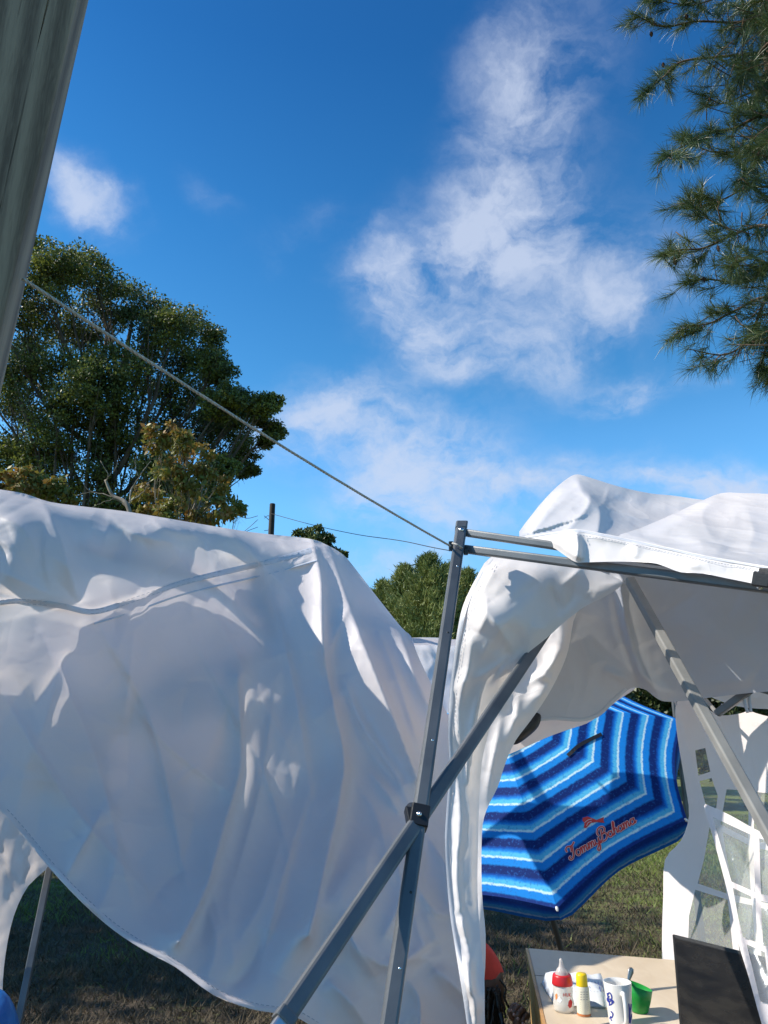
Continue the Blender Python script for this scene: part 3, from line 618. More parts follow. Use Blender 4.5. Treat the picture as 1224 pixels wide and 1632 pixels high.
def post():
    Y = .95; a = P(123, 0, Y); b = P(-24, 640, Y); d = (a - b) / (a[2] - b[2]); w = .14
    foot = b + d * (-b[2]); topz = 3.0; top = b + d * (topz - b[2])
    y = np.array([-.40, .917, 0]); x = np.array([.917, .40, 0]); foot = foot + x * 0 - y * .0; RX = np.stack([x, y]); c0 = foot - x * w / 2 + y * w / 2; c1 = top - x * w / 2 + y * w / 2
    root = thing('wooden_post', c0, 'weathered grey square timber post at the top left, close to the camera', 'post')
    # shaft with eased corners and drying cracks cut as real grooves
    prof = []; h = w / 2
    for cx, cy, a0 in ((h, -h, -90), (h, h, 0), (-h, h, 90), (-h, -h, 180)):
        for k in range(4):
            an = rad(a0 + 30 * k); r_ = .006; prof.append((cx - math.copysign(r_, cx) + r_ * math.cos(an), cy - math.copysign(r_, cy) + r_ * math.sin(an)))
        if (cx, cy) == (-h, -h):
            for gx in (-.045, -.012, .030): prof += [(gx - .0012, -h), (gx, -h + .006), (gx + .0012, -h)]
    n = len(prof); V = []; K = 60
    for i in range(K + 1):
        t = i / K; c = c0 + (c1 - c0) * t
        for j, (px, py) in enumerate(prof):
            g = .003 * math.sin(t * 23 + j) * (1 if 16 <= j else .1); dep = 1
            if j >= 16 and (j - 16) % 3 == 1: py = -h + .007 * max(0, math.sin(t * 9 + j * 1.7)) ** .5
            V.append(c + x * (px + g) + y * py)
    fcs = [(i * n + j, i * n + (j + 1) % n, (i + 1) * n + (j + 1) % n, (i + 1) * n + j) for i in range(K) for j in range(n)] + [tuple(K * n + j for j in range(n))]
    o = link_mesh('shaft', V, fcs, M['post'], root); smooth_angle(o, 25)
    return foot, d
post()
def rope():
    a = P(36, 444, 1.0); b = P(719, 871, 1.985); mb = MB(); n = 220; t = np.linspace(0, 1, n)[:, None]; c = a + (b - a) * t; c[:, 2] -= .012 * 4 * (t * (1 - t))[:, 0]
    D = (b - a) / np.linalg.norm(b - a); e1 = np.cross(D, [0, 0, 1]); e1 /= np.linalg.norm(e1); e2 = np.cross(D, e1); L = np.linalg.norm(b - a)
    for k in range(3):
        ph = t * L / .02 * 2 * math.pi / 1 + k * 2.094
        tt = np.linspace(0, 1, 900)[:, None]; cc = a + (b - a) * tt; cc[:, 2] -= .012 * 4 * (tt * (1 - tt))[:, 0]; ph = tt * L / .028 * 2 * math.pi + k * 2.094
        mb.tube(cc + .0014 * (np.cos(ph) * e1 + np.sin(ph) * e2), .0018, 5)
    root = thing('guy_rope', b, 'thin white twisted rope running from the wooden post to the grey tent leg', 'rope'); mb.build('rope', M['rope'], root, True)
    k = MB(); kn = bez([b + [.002, -.02, .004], b + [.016, -.03, -.004], b + [.03, -.01, -.008], b + [.02, .02, 0], b + [-.004, .012, .006], b], 5); k.tube(kn, .0028, 6); k.build('knot', M['rope'], root, True)
rope()

# ------------------------------------------------------------------ left tent cover
def relief_left(Q):
    x, y = Q[:, 0], Q[:, 1]; z = np.zeros(len(Q)); F_ = lambda l, a, *r_, **k: fold(Q, l, a * 1.9, *r_, **k)
    top = np.interp(x, [-150, 0, 75, 200, 290, 400, 520, 565, 600, 640, 700, 770], [765, 780, 800, 815, 830, 848, 868, 905, 950, 1000, 1110, 1160])
    z -= .16 * np.exp(-np.clip(y - top, 0, 400) / 11)                       # rolls back over the ridge beam
    z += F_([(62,790),(92,850),(112,910),(126,965)], .060, 55, 12)
    z += F_([(0,800),(30,860),(10,950)], .03, 30, 40, kind='g')
    z += F_([(170,812),(215,850),(300,870)], .022, 10, 30)
    z += F_([(240,822),(262,842),(300,852),(330,848)], .022, 8, 14); z += F_([(150,815),(190,850),(180,900)], -.02, 14, 20, kind='g')
    z += F_([(268,826),(318,858),(345,912),(400,1006)], .065, 60, 9, taper='end')
    z += F_([(330,850),(372,905),(410,960),(440,1050)], -.03, 22, 30, kind='g')
    z += F_([(360,842),(420,900),(470,960),(492,1045)], .050, 22, 46, taper='end')
    z += F_([(410,850),(430,880),(470,900),(500,880)], .018, 8, 14); z += F_([(445,858),(462,876),(490,884)], .014, 6, 10)
    z += F_([(498,862),(512,930),(517,1052),(546,1190),(544,1260),(525,1350),(492,1490)], .052, 30, 9, taper='none')
    z += F_([(524,868),(560,975),(605,1090),(664,1240)], .085, 60, 12, taper='none')
    z += F_([(480,1045),(560,1120),(640,1250),(660,1290)], -.022, 26, 26, kind='g')
    z += F_([(545,1070),(575,1150),(630,1235),(655,1290)], .030, 10, 14); z += F_([(590,1230),(620,1270),(640,1300)], .02, 7, 9)
    z += F_([(380,1080),(383,1160),(382,1232),(356,1320),(328,1415),(286,1500)], .038, 24, 9, taper='none')
    z += F_([(215,985),(205,1090),(195,1175)], .016, 30, 14); z += F_([(290,980),(320,1120),(300,1300)], .018, 60, 50, kind='g')
    z += F_([(120,990),(90,1150),(150,1330)], .03, 70, 60, kind='g'); z += F_([(165,1290),(130,1350),(105,1400)], .015, 9, 14)
    z += F_([(450,1330),(420,1430),(380,1500)], .02, 12, 20); z += F_([(600,1330),(540,1420),(470,1500),(440,1560)], .03, 18, 30, kind='g')
    z += F_([(430,1480),(400,1540),(360,1580)], -.02, 16, 16, kind='g'); z += F_([(330,1440),(345,1500),(330,1560)], .015, 14, 20)
    z += F_([(650,1130),(680,1210),(690,1290)], .02, 14, 10); z += F_([(640,1010),(662,1080),(690,1140)], .02, 8, 12)
    # long straight tension creases fanning down from the ridge
    for l, a, w1, w2 in (([(250,830),(330,960),(470,1210)], .018, 30, 7), ([(150,985),(240,1150),(300,1420)], .018, 7, 26), ([(60,1000),(150,1200),(210,1440)], .016, 26, 7), ([(420,900),(470,1100),(500,1300)], .016, 22, 6), ([(300,1000),(420,1230),(470,1400)], .014, 6, 20), ([(600,1000),(640,1100),(668,1200)], .022, 14, 5),
                     ([(500,1240),(450,1400),(410,1560)], .018, 20, 6), ([(560,1240),(600,1300),(630,1420)], .016, 8, 18), ([(440,1080),(415,1250),(370,1420)], .012, 6, 20), ([(0,1100),(120,1290),(260,1450)], .014, 18, 6), ([(210,1120),(280,1200),(390,1280)], .012, 6, 18), ([(515,1060),(540,1000),(560,960)], .012, 6, 12)): z += F_(l, a * .85, w1 * .9, w2 * .9)
    # crumples in the gathered lower right
    for l, a, w1, w2 in (([(670,1310),(720,1400),(745,1500)], .045, 16, 10), ([(660,1400),(690,1450),(720,1460)], .02, 8, 8), ([(560,1500),(620,1540),(690,1500)], .03, 14, 10), ([(600,1430),(560,1490),(600,1560)], .03, 10, 16), ([(650,1560),(670,1600),(665,1690)], .035, 14, 10),
                     ([(690,1540),(740,1590),(760,1660)], .04, 14, 12), ([(520,1560),(560,1600),(600,1660)], .03, 16, 12), ([(680,1290),(664,1420),(655,1450)], .02, 8, 8), ([(620,1320),(640,1420),(610,1500)], .025, 12, 12), ([(640,1380),(575,1440),(530,1540)], .02, 8, 12)):
        z += F_(l, a, w1, w2)
    cr = np.clip((x - 430) / 220, 0, 1) * np.clip((y - 1250) / 200, 0, 1)
    z += .006 * cr * wrinkle(Q, 70, 40, 1.6, 3) + cr * creases(Q, (480, 1290, 780, 1680), 40, .012, 110, 70, 35, 31)
    low = np.clip((y - 1000) / 200, 0, 1)
    z += .015 * (fbm(x / 210, y / 330, 5) - .5) + creases(Q, (-60, 960, 680, 1560), 60, .016, 150, 100, 22, 32, (8, 22)) + creases(Q, (-60, 960, 700, 1600), 80, .005, 50, 60, 60, 33, (3, 7))
    z += creases(Q, (-60, 800, 560, 980), 44, .013, 70, 62, 25, 34, (4, 10))
        # stitched step where roof and side wall are joined
    sy = np.interp(x, [-150, 0, 60, 150, 280, 390, 470, 530], [985, 957, 958, 972, 930, 905, 885, 868]); z += .012 / (1 + np.exp((y - sy) / 2.0)) * (x < 560)
    return z
LEFT = Sheet([(-150,766),(-70,770),(0,780),(40,787),(80,800),(140,808),(200,815),(290,830),(400,848),(490,858),(520,868),(547,884),(566,906),(600,950),(640,1000),(655,1014),(664,1040),(685,1085),(704,1120),(722,1160),(742,1250),(752,1350),(760,1480),(768,1600),(775,1740),
              (660,1735),(540,1665),(480,1625),(440,1615),(400,1608),(340,1586),(280,1542),(230,1515),(180,1482),(130,1438),(80,1385),(40,1335),(0,1290),(-60,1235),(-150,1170)],
             [(-150,766,1.95),(0,780,2.15),(250,825,2.75),(500,862,3.55),(600,950,3.38),(660,1015,3.2),(-150,1000,1.85),(0,1000,2.02),(250,1000,2.52),(500,1000,3.15),(0,1290,1.92),(-150,1170,1.82),(200,1290,2.16),(450,1290,2.62),(660,1250,2.95),(280,1540,1.86),(450,1615,1.90),(600,1450,2.26),(600,1632,2.10),(760,1632,2.30),(700,1150,3.05),(740,1250,2.95),(705,1400,2.5),(770,1740,2.26),(480,1660,1.92)], relief_left, sp=3.4, damp=0)
lroot = thing('tent_cover', P(300, 1300, 2.6), 'huge crumpled white fabric tent cover sagging across the left half, top edge sloping right', 'tent cover')
LEFT.build('fabric', M['canvas'], lroot)
SEAML = [(-140,988),(0,960),(55,960),(100,966),(150,975),(210,957),(280,932),(340,916),(392,904),(450,890),(505,874)]
LEFT.ribbon('seam', SEAML, 9, M['seam'], lroot, .005)
LEFT.ribbon('seam', [(x, y + 19) for x, y in SEAML[4:]], 3, M['seam'], lroot, .004)
LEFT.stitches('stitching', [(x, y - 3) for x, y in SEAML], M['thread'], lroot, off=.007); LEFT.stitches('stitching', [(x, y + 3) for x, y in SEAML], M['thread'], lroot, off=.007)
HEML = [(-140,1170),(-58,1230),(1,1286),(41,1330),(82,1380),(132,1433),(182,1477),(232,1510),(282,1537),(341,1580),(401,1603),(441,1610),(481,1620),(541,1660)]
LEFT.ribbon('hem', HEML, 9, M['canvas'], lroot, .004); LEFT.stitches('stitching', [(x + 2, y - 5) for x, y in HEML], M['thread'], lroot, off=.006)
# cloth added behind the cover, outlined to block sun and shade it
def inner(poly, s, ctrl_off, name):
    q = smoothpoly(poly, 4); V = LEFT.pts(q) + SUN * s; n = len(V); c = V.mean(0) + [.02, .05, 0]; rings = [V, c + (V - c) * .66 + [0, .02, 0], c + (V - c) * .33 + [0, .03, 0]]; VV = np.vstack(rings + [c[None]])
    f = [(k * n + i, k * n + (i + 1) % n, (k + 1) * n + (i + 1) % n, (k + 1) * n + i) for k in range(2) for i in range(n)] + [(2 * n + i, 2 * n + (i + 1) % n, 3 * n) for i in range(n)]
    q = proj(VV); lim = LEFT.depth(q) + .05; Yn = np.maximum(VV[:, 1], lim); VV = P(q[:, 0], q[:, 1], Yn)
    return link_mesh(name, VV, f, M['canvas'], lroot, True)
inner([(120,905),(200,915),(290,930),(345,955),(400,1005),(430,1030),(470,1052),(488,1050),(494,1020),(478,965),(440,930),(405,940),(395,965),(370,955),(330,925),(290,905),(200,890)], .12, 0, 'added_shade_layer')
inner([(150,990),(300,965),(400,1012),(440,1070),(395,1110),(385,1230),(335,1410),(290,1500),(180,1440),(80,1345),(0,1255),(-100,1175),(-60,1095),(0,1082),(75,1050)], .12, 0, 'added_shade_layer')
mb = MB(); mb.bar(P(-250, 860, 2.05), P(508, 905, 3.85), .03, .03); mb.build('ridge_tube', M['tube'], lroot)

# far piece of the same camp: white cloth seen in the gap, and one at the lower left
def simple_relief(amp, sc, ang=70, seed=0, st=2.2):
    return lambda Q: amp * wrinkle(Q, sc, ang, st, seed) + amp * .35 * wrinkle(Q, sc * .35, ang + 15, st, seed + 2) + amp * 1.5 * (fbm(Q[:, 0] / sc / 2, Q[:, 1] / sc / 2, seed + 7) - .5)
s = Sheet([(600,1030),(640,1018),(690,1016),(730,1020),(800,1030),(840,1100),(800,1240),(640,1240),(590,1120)], [(600,1030,4.5),(800,1030,4.2),(600,1240,4.5),(800,1240,4.3)], simple_relief(.03, 60, 60, 3), sp=5)
o = s.build('tent_cover', M['canvas']); tag(o, 'small piece of white tent fabric seen behind the tent leg, below the cedars', 'tent cover')
s = Sheet([(-160,1180),(-40,1230),(10,1275),(60,1335),(80,1375),(45,1412),(22,1460),(9,1520),(4,1580),(8,1625),(2,1700),(-160,1720)], [(-150,1200,3.2),(70,1370,3.3),(0,1500,3.25),(0,1700,3.2),(-160,1720,3.1)], simple_relief(.025, 55, 80, 5), sp=5)
o = s.build('tent_cover', M['canvas']); tag(o, 'shaded white tent fabric hanging at the far left edge, behind the big left cover', 'tent cover')
root = thing('tent_pole', G(14, 1720), 'thin dark leaning tent pole under the left cover beside the hanging fabric', 'tent pole')
a = P(88, 1340, 3.45); b = P(30, 1625, 3.2); b2 = a + (b - a) * (a[2] / (a[2] - b[2])); root.location = b2
mb = MB(); mb.bar(b2, a + (a - b2) * .25, .026, .026); mb.build('tube', M['tube'], root); mb = MB(); mb.box(b2 + [0, 0, .003], (.05, 0, 0), (0, .05, 0), (0, 0, .003)); mb.build('foot_plate', M['steel'], root)
def blue_tarp():
    v = []; f = []; c = P(-50, 1625, 2.4); n, m = 36, 16
    for i in range(m + 1):
        t = i / m
        for j in range(n):
            a = 2 * math.pi * j / n; r_ = (.02 + .20 * t ** .8) * (1 + .1 * math.sin(3 * a + 4 * t) + .06 * math.sin(7 * a)); z = c[2] + .06 - (c[2] + .06) * t ** 2.6 * 1.0 + .02 * math.sin(5 * a + 6 * t) * (1 - t)
            v.append((c[0] + r_ * math.cos(a), c[1] + r_ * math.sin(a), max(z, .005)))
    f = [(i * n + j, i * n + (j + 1) % n, (i + 1) * n + (j + 1) % n, (i + 1) * n + j) for i in range(m) for j in range(n)] + [tuple(range(n))[::-1]]
    o = link_mesh('blue_tarp', v, f, mat('blue_plastic_sheet', (.015, .13, .42), .35, var=.15, vscale=10, bump=.4, bscale=20, bdist=.01), None, True); tag(o, 'bright blue plastic sheet heaped in the bottom left corner under the left cover', 'tarp')
blue_tarp()

# ------------------------------------------------------------------ grey folding frame of the right tent
def ext_ground(a, b):
    return a + (b - a) * (a[2] / (a[2] - b[2]))
frame = thing('folding_tent_frame', ext_ground(P(736, 840, 2.02), P(622, 1632, 1.50)), 'grey metal folding tent frame with crossed legs and paired top bars in the middle', 'tent frame')
Tc = P(735, 842, 2.02); Lb = P(620, 1632, 1.50); Lg = ext_ground(Tc, Lb)
def seg_bar(name, a, b, w, h, m, ref=(0, 0, 1), bev=.004):
    mb = MB(); mb.bar(a, b, w, h, ref, bev); return mb.build(name, M[m], frame)
legdir = (Lg - Tc) / np.linalg.norm(Lg - Tc)
o = seg_bar('leg', Tc, Lg, .031, .031, 'tube', ref=(0, 1, 0), bev=.006)
mb = MB(); mb.box(Tc - legdir * .004, np.array([1, 0, 0]) * .017, np.cross(legdir, [1, 0, 0]) * .017, legdir * .012, .004); mb.build('leg_cap', M['tube'], frame)
mb = MB(); mb.box(Lg + [0, 0, .004], (.05, 0, 0), (0, .05, 0), (0, 0, .004)); mb.build('foot_plate', M['steel'], frame)
# paired bars from the corner to the right
bars = [((741, 849, 2.02), (1000, 884, 1.80), (1330, 935, 1.46), .026, .021), ((741, 875, 2.015), (1000, 901, 1.79), (1330, 951, 1.45), .026, .023)]
for p0, pm, p1, w, h in bars:
    seg_bar('truss_bar', P(*p0), P(*p1), w * .8, h, 'tube', bev=.005)
Jp = lambda py: Tc + (Lg - Tc) * ((Tc[2] - P(665, py, 1.7)[2]) / (Tc[2] - Lg[2]))
# scissor bar behind the leg with telescoped steel end
ca = P(893, 972, 2.24); cb = P(452, 1625, 1.37); cg = ext_ground(ca, cb); J = P(668, 1303, 1.755)
tt = .985; m1 = cb
seg_bar('cross_leg', ca, m1, .031, .031, 'tube', ref=(0, 1, 0), bev=.006)
seg_bar('telescopic_leg', m1, cg, .025, .025, 'steel', ref=(0, 1, 0), bev=.004)
mb = MB(); dl = (cb - ca) / np.linalg.norm(cb - ca); mb.bar(m1 - dl * .012, m1 + dl * .006, .034, .034, (0, 1, 0), .004); mb.build('tube_collar', M['tube'], frame)
def bracket(c, d, s, screw_off, ref=(0, 1, 0), L=.022):
    d = np.asarray(d) / np.linalg.norm(d); x = np.cross(d, ref); x /= np.linalg.norm(x); y = np.cross(x, d); mb = MB(); mb.box(c, x * s, y * s, d * L, .003); mb.box(c - x * s * .55 + y * .012, x * s * .8, y * s * .9, d * L * .75 + x * .006, .003)
    o = mb.build('bracket', M['black'], frame); q = c + x * screw_off[0] + d * screw_off[1]; vd = CAM - c; vd /= np.linalg.norm(vd); yy = y if y @ vd > 0 else -y; q = q + yy * (s + .0005)
    mb = MB(); mb.lathe(q, [(.0055, -.004), (.0055, .001), (.0045, .003), (.001, .0035)], 16, yy); mb.box(q + yy * .0036, x * .0035, d * .0007, yy * .0004); mb.box(q + yy * .0037, x * .0007, d * .0035, yy * .0004); so = mb.build('screw', M['screw'], o, True)
tj = (1303 - 842) / (1632 - 842)
def leg_at(py):
    lo, hi = 0, 1.5
    for _ in range(40):
        m = (lo + hi) / 2; X = Tc + (Lb - Tc) * m; dd = X - CAM; yy = 816 - F * (dd @ up) / (dd @ fw)
        if yy < py: lo = m
        else: hi = m
    return Tc + (Lb - Tc) * lo
bracket(leg_at(1303), legdir, .0195, (-.002, .001))
mb = MB(); jb = leg_at(1300); mb.lathe(jb + [-.014, .004, 0], [(.001, 0), (.013, 0), (.013, .05), (.001, .05)], 16, (0, 1, 0.2)); mb.build('pivot', M['black'], frame)
bc = P(1216, 925, 1.455); bracket(bc, P(1330, 944, 1.4) - P(741, 862, 2.0), .015, (0, -.004), ref=(0, 0, 1), L=.016)
# screw at the top of the leg + guy hook
q = leg_at(847) + np.array([0, -.016, 0]); mb = MB(); mb.lathe(q, [(.007, -.004), (.007, .002), (.0055, .004), (.001, .0045)], 16, (0, -1, .1)); mb.box(q + [0, -.0045, 0], (.0035, 0, 0), (0, .0004, 0), (0, 0, .0008)); mb.build('screw', M['screw'], frame, True)
q = leg_at(872); mb = MB(); mb.box(q + [-.021, -.002, .002], (.006, 0, 0), (0, .006, 0), (0, 0, .013), .002); mb.build('hook', M['black'], frame); mb = MB(); mb.box(q + [.02, .0, -.014], (.006, 0, 0), (0, .005, 0), (0, 0, .008), .002); mb.build('hook', M['black'], frame)
# sloping far leg on the right
ra = P(1004, 925, 2.28); rb = P(1224, 1322, 1.66); rg = ext_ground(ra, rb)
seg_bar('leg', ra, rg, .027, .027, 'tube2', ref=(0, 1, 0), bev=.004)
# roof strut behind it
seg_bar('roof_strut', P(988, 945, 2.75), P(1052, 1100, 3.0), .018, .018, 'tube2', ref=(0, 1, 0))
for py in (905, 1010, 1180, 1420, 1540):
    q = leg_at(py) + np.array([.004, -.0158, 0]); mb = MB(); mb.lathe(q, [(.0032, -.002), (.0032, .0006), (.0024, .0014), (.0004, .0016)], 12, (0, -1, .2)); mb.build('rivet', M['black'] if py in (1010, 1420) else M['screw'], frame, True)
# far corner: short strut with black joint, seen over the side wall
seg_bar('strut', P(1143, 1137, 2.50), P(1200, 1096, 2.40), .020, .024, 'tube')
seg_bar('strut', P(1200, 1096, 2.42), P(1300, 1124, 2.40), .014, .016, 'tube'); seg_bar('strut', P(1116, 1105, 2.75), P(1143, 1137, 2.52), .012, .012, 'tube2')
mb = MB(); c = P(1198, 1097, 2.385); mb.box(c, (.014, 0, .006), (0, .014, 0), (-.005, 0, .012), .003); mb.box(c + [.018, -.006, .012], (.012, 0, .006), (0, .004, 0), (-.002, 0, .004)); mb.build('joint', M['black'], frame)
mb = MB(); q = P(1073, 1098, 4.35); mb.bar(q, q * [1, 1, 0], .030, .030, (0, 1, 0)); mb.build('leg', M['tube'], frame)

# ------------------------------------------------------------------ right tent: roof cover
def relief_roof(Q):
    x, y = Q[:, 0], Q[:, 1]; F_ = lambda *a, **k: fold(Q, *a, **k); z = np.zeros(len(Q))
    z += F_([(918,752),(928,785),(955,815),(950,860)], .08, 60, 16); z += F_([(905,762),(880,800),(845,850)], .03, 20, 16)
    z += F_([(965,790),(1000,800),(1060,795)], -.04, 16, 22, kind='g'); z += F_([(1000,780),(1060,805),(1120,795)], .03, 12, 12)
    z += F_([(920,765),(940,800),(900,850)], .025, 8, 10) + creases(Q, (850, 760, 1224, 830), 22, .012, 60, 40, 50, 135, (8, 14))
    return z
rroot = thing('tent_roof_cover', P(1050, 850, 1.9), 'brightly sunlit white tent roof fabric bunched over the top bars at the right', 'tent roof')
RB = Sheet([(828,858),(848,820),(880,783),(905,762),(920,756),(940,761),(985,775),(1035,786),(1075,790),(1125,797),(1200,800),(1320,800),(1330,900),(1224,900),(1100,888),(1000,868),(900,866)],
           [(835,850,2.17),(920,757,2.62),(1075,790,2.8),(1320,800,2.7),(1330,900,1.95),(1100,885,2.12),(950,860,2.14)], relief_roof, sp=2.6); RB.build('back_fold', M['vinyl'], rroot)
def relief_front(Q):
    x, y = Q[:, 0], Q[:, 1]; F_ = lambda *a, **k: fold(Q, *a, **k)
    z = F_([(1149,787),(1120,815),(1130,850),(1160,880)], .030, 30, 14) + F_([(1060,825),(1100,850),(1150,890)], .02, 20, 20, kind='g') + F_([(1030,845),(1090,826),(1149,788)], .03, 12, 26)
    z += F_([(1180,790),(1200,840),(1190,890)], .025, 24, 20) + creases(Q, (1000, 790, 1300, 900), 20, .009, 70, 40, 50, 36, (4, 12)) 
    return z
RF = Sheet([(985,856),(1020,842),(1062,824),(1110,802),(1149,786),(1185,786),(1224,787),(1330,792),(1335,930),(1224,905),(1128,888),(1050,868)],
           [(989,853,1.93),(1149,786,2.50),(1330,790,2.4),(1335,930,1.43),(1128,888,1.66),(1060,825,2.18),(1224,905,1.56)], relief_front, sp=3); RF.build('front_fold', M['vinyl'], rroot)
def relief_val(Q):
    F_ = lambda *a, **k: fold(Q, *a, **k)
    return F_([(918,846),(921,870),(919,896)], .03, 30, 6, taper='none') + F_([(1005,862),(1015,875),(1010,892)], .010, 10, 10) + F_([(930,852),(990,862),(1040,878)], .01, 6, 10) + F_([(1085,885),(1120,893),(1160,905)], .008, 12, 12) + creases(Q, (850, 850, 1224, 920), 14, .004, 30, 50, 40, 37, (3, 8))
VAL = Sheet([(836,855),(860,853),(890,848),(918,843),(960,850),(1000,858),(1064,872),(1128,886),(1224,903),(1335,928),(1335,985),(1240,938),(1200,930),(1160,922),(1120,914),(1085,912),(1060,903),(1038,897),(985,895),(940,896),(918,896),(900,885),(882,873),(858,865)],
            [(836,855,1.95),(918,843,1.785),(918,896,1.765),(1038,897,1.645),(1000,858,1.71),(1128,886,1.575),(1335,928,1.34),(1335,975,1.34),(1200,930,1.49)], relief_val, sp=3.2, damp=10); VAL.build('valance', M['vinyl'], rroot)
VAL.ribbon('hem', [(841,856),(880,850),(918,846),(960,853),(1000,861),(1064,875),(1128,889),(1224,906),(1320,927)], 3.5, M['seam'], rroot, .003); VAL.stitches('stitching', [(919,852),(960,858),(1000,866),(1064,880),(1128,894),(1224,911)], M['thread'], rroot, dash=3)

# front flap + drape column
def relief_flap(Q):
    x, y = Q[:, 0], Q[:, 1]; F_ = lambda *a, **k: fold(Q, *a, **k); z = np.zeros(len(Q))
    z += F_([(770,965),(795,1000),(822,1040)], .035, 14, 24); z += F_([(775,948),(772,985),(762,1010)], .028, 7, 10); z += F_([(752,1005),(748,1060),(738,1110)], .022, 10, 12)
    z += F_([(800,1000),(820,1020),(812,1070)], -.025, 14, 18, kind='g'); z += F_([(990,930),(905,985),(835,1045)], .012, 10, 10, taper='none'); z += F_([(790,905),(760,950),(742,1000)], .02, 24, 12)
    z += F_([(880,900),(820,950),(790,990)], .018, 40, 30, kind='g'); z += F_([(745,1060),(730,1130),(735,1200)], .02, 8, 12); z += F_([(770,1080),(755,1150),(745,1230),(750,1300)], .03, 10, 10)
    z += F_([(722,1200),(735,1300),(728,1400),(742,1500)], .03, 12, 12); z += F_([(758,1250),(752,1400),(764,1500)], .02, 6, 8); z += F_([(716,1460),(735,1540),(765,1620)], .035, 10, 14); z += F_([(740,1520),(748,1580),(762,1640)], .02, 7, 8)
    z += .010 * (fbm(x / 90, y / 160, 14) - .5) + creases(Q, (715, 890, 960, 1120), 34, .012, 60, 110, 40, 38, (4, 10)) + creases(Q, (705, 1100, 790, 1660), 40, .012, 90, 82, 16, 39, (4, 9))
    return z
FL = Sheet([(782,888),(830,886),(900,892),(960,912),(992,928),(970,948),(935,965),(905,987),(870,1018),(836,1046),(818,1075),(800,1100),(788,1130),(778,1170),(768,1215),(764,1270),(762,1340),(761,1420),(766,1500),(772,1560),(773,1640),(778,1740),(752,1740),(745,1640),(730,1540),(716,1450),(709,1350),(711,1290),(716,1230),(714,1170),(716,1110),(723,1050),(729,1005),(738,965),(757,925)],
           [(782,888,2.10),(900,892,2.02),(990,928,1.98),(836,1046,2.06),(905,987,2.05),(738,965,2.08),(723,1050,2.10),(790,1000,2.0),(800,1100,2.12),(716,1230,2.12),(765,1270,2.16),(711,1350,2.06),(762,1420,2.08),(730,1540,1.98),(772,1560,1.98),(745,1640,1.93),(778,1740,1.92),(750,1740,1.9)], relief_flap, sp=3.4)
droot = thing('tent_drape', P(770, 1500, 2.1), 'shiny crumpled white fabric flap hanging from the top bars just right of the leg', 'tent drape')
FL.build('fabric', M['vinyl'], droot)
FL.ribbon('hem', [(785,891),(760,926),(742,966),(733,1005),(727,1050),(720,1110),(718,1170),(720,1230),(715,1290),(713,1350),(720,1450),(734,1540),(749,1640)], 7, M['seam'], droot, .003); FL.stitches('stitching', [(790,900),(768,930),(750,968),(741,1005),(734,1050),(727,1110),(724,1170)], M['thread'], droot, dash=4)
def relief_in(Q):
    x, y = Q[:, 0], Q[:, 1]; F_ = lambda *a, **k: fold(Q, *a, **k)
    z = F_([(912,985),(900,1040),(875,1090),(850,1140)], .05, 14, 10, taper='none') + F_([(900,1030),(870,1070),(840,1090)], .02, 6, 8) + F_([(845,1075),(880,1085),(860,1120)], .02, 7, 7) + F_([(830,1100),(815,1170),(790,1240)], .03, 12, 10) + F_([(800,1140),(785,1220),(775,1300)], .02, 8, 8)
    return z + creases(Q, (760, 970, 920, 1320), 40, .012, 60, 110, 30, 40, (4, 9)) + F_([(765,1310),(768,1400),(762,1500)], .02, 5, 8)
IN = Sheet([(740,1000),(830,960),(900,950),(925,960),(914,990),(906,1035),(893,1070),(872,1110),(846,1148),(822,1180),(806,1215),(793,1255),(775,1292),(768,1330),(768,1420),(774,1490),(772,1560),(765,1570),(740,1560),(725,1400),(725,1200),(735,1080)],
           [(740,1000,2.42),(914,960,2.45),(906,1035,2.45),(846,1148,2.40),(793,1255,2.36),(768,1330,2.30),(774,1500,2.2),(725,1200,2.36),(740,1560,2.2)], relief_in, sp=3.6)
IN.build('inner_fold', M['vinyl'], droot)
# hanging underside sheet
def relief_under(Q):
    x, y = Q[:, 0], Q[:, 1]; F_ = lambda *a, **k: fold(Q, *a, **k)
    z = F_([(990,932),(1000,1010),(1020,1075),(1050,1115)], .06, 16, 12, taper='none') + F_([(978,940),(990,1000),(1010,1060),(1020,1100)], -.03, 8, 8, kind='g') + F_([(1012,1040),(1035,1085),(1055,1118)], .02, 6, 8)
    z += F_([(930,980),(900,1030),(915,1090)], .02, 18, 18) + F_([(960,1066),(990,1080),(1005,1096)], .025, 8, 8) + F_([(920,1000),(940,1060),(930,1120)], .015, 10, 14)
    z += .015 * (fbm(x / 130, y / 100, 31) - .5) + creases(Q, (850, 900, 1300, 1120), 26, .006, 70, 80, 40, 41, (6, 16)) + F_([(1080,960),(1130,1040),(1200,1090)], .03, 60, 60, kind='g')
    return z
UN = Sheet([(838,1165),(846,1130),(868,1070),(890,1010),(900,930),(925,893),(1000,885),(1120,898),(1224,915),(1350,925),(1350,1090),(1224,1102),(1180,1106),(1130,1112),(1090,1117),(1060,1118),(1045,1112),(1030,1100),(1014,1096),(1000,1100),(978,1120),(955,1142),(925,1150),(890,1148),(860,1150)],
           [(905,950,2.45),(1000,905,2.35),(1350,940,2.0),(1350,1090,2.1),(1130,1112,2.5),(1014,1096,2.62),(925,1150,2.6),(840,1165,2.55),(1224,1102,2.3),(1150,1000,2.3)], relief_under, sp=4)
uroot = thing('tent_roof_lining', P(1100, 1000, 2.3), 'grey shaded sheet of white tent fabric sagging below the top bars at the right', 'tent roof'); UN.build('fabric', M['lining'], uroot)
UN.ribbon('hem', [(862,1147),(890,1145),(925,1147),(953,1139),(976,1117),(998,1097)], 5, M['seam'], uroot, .003)
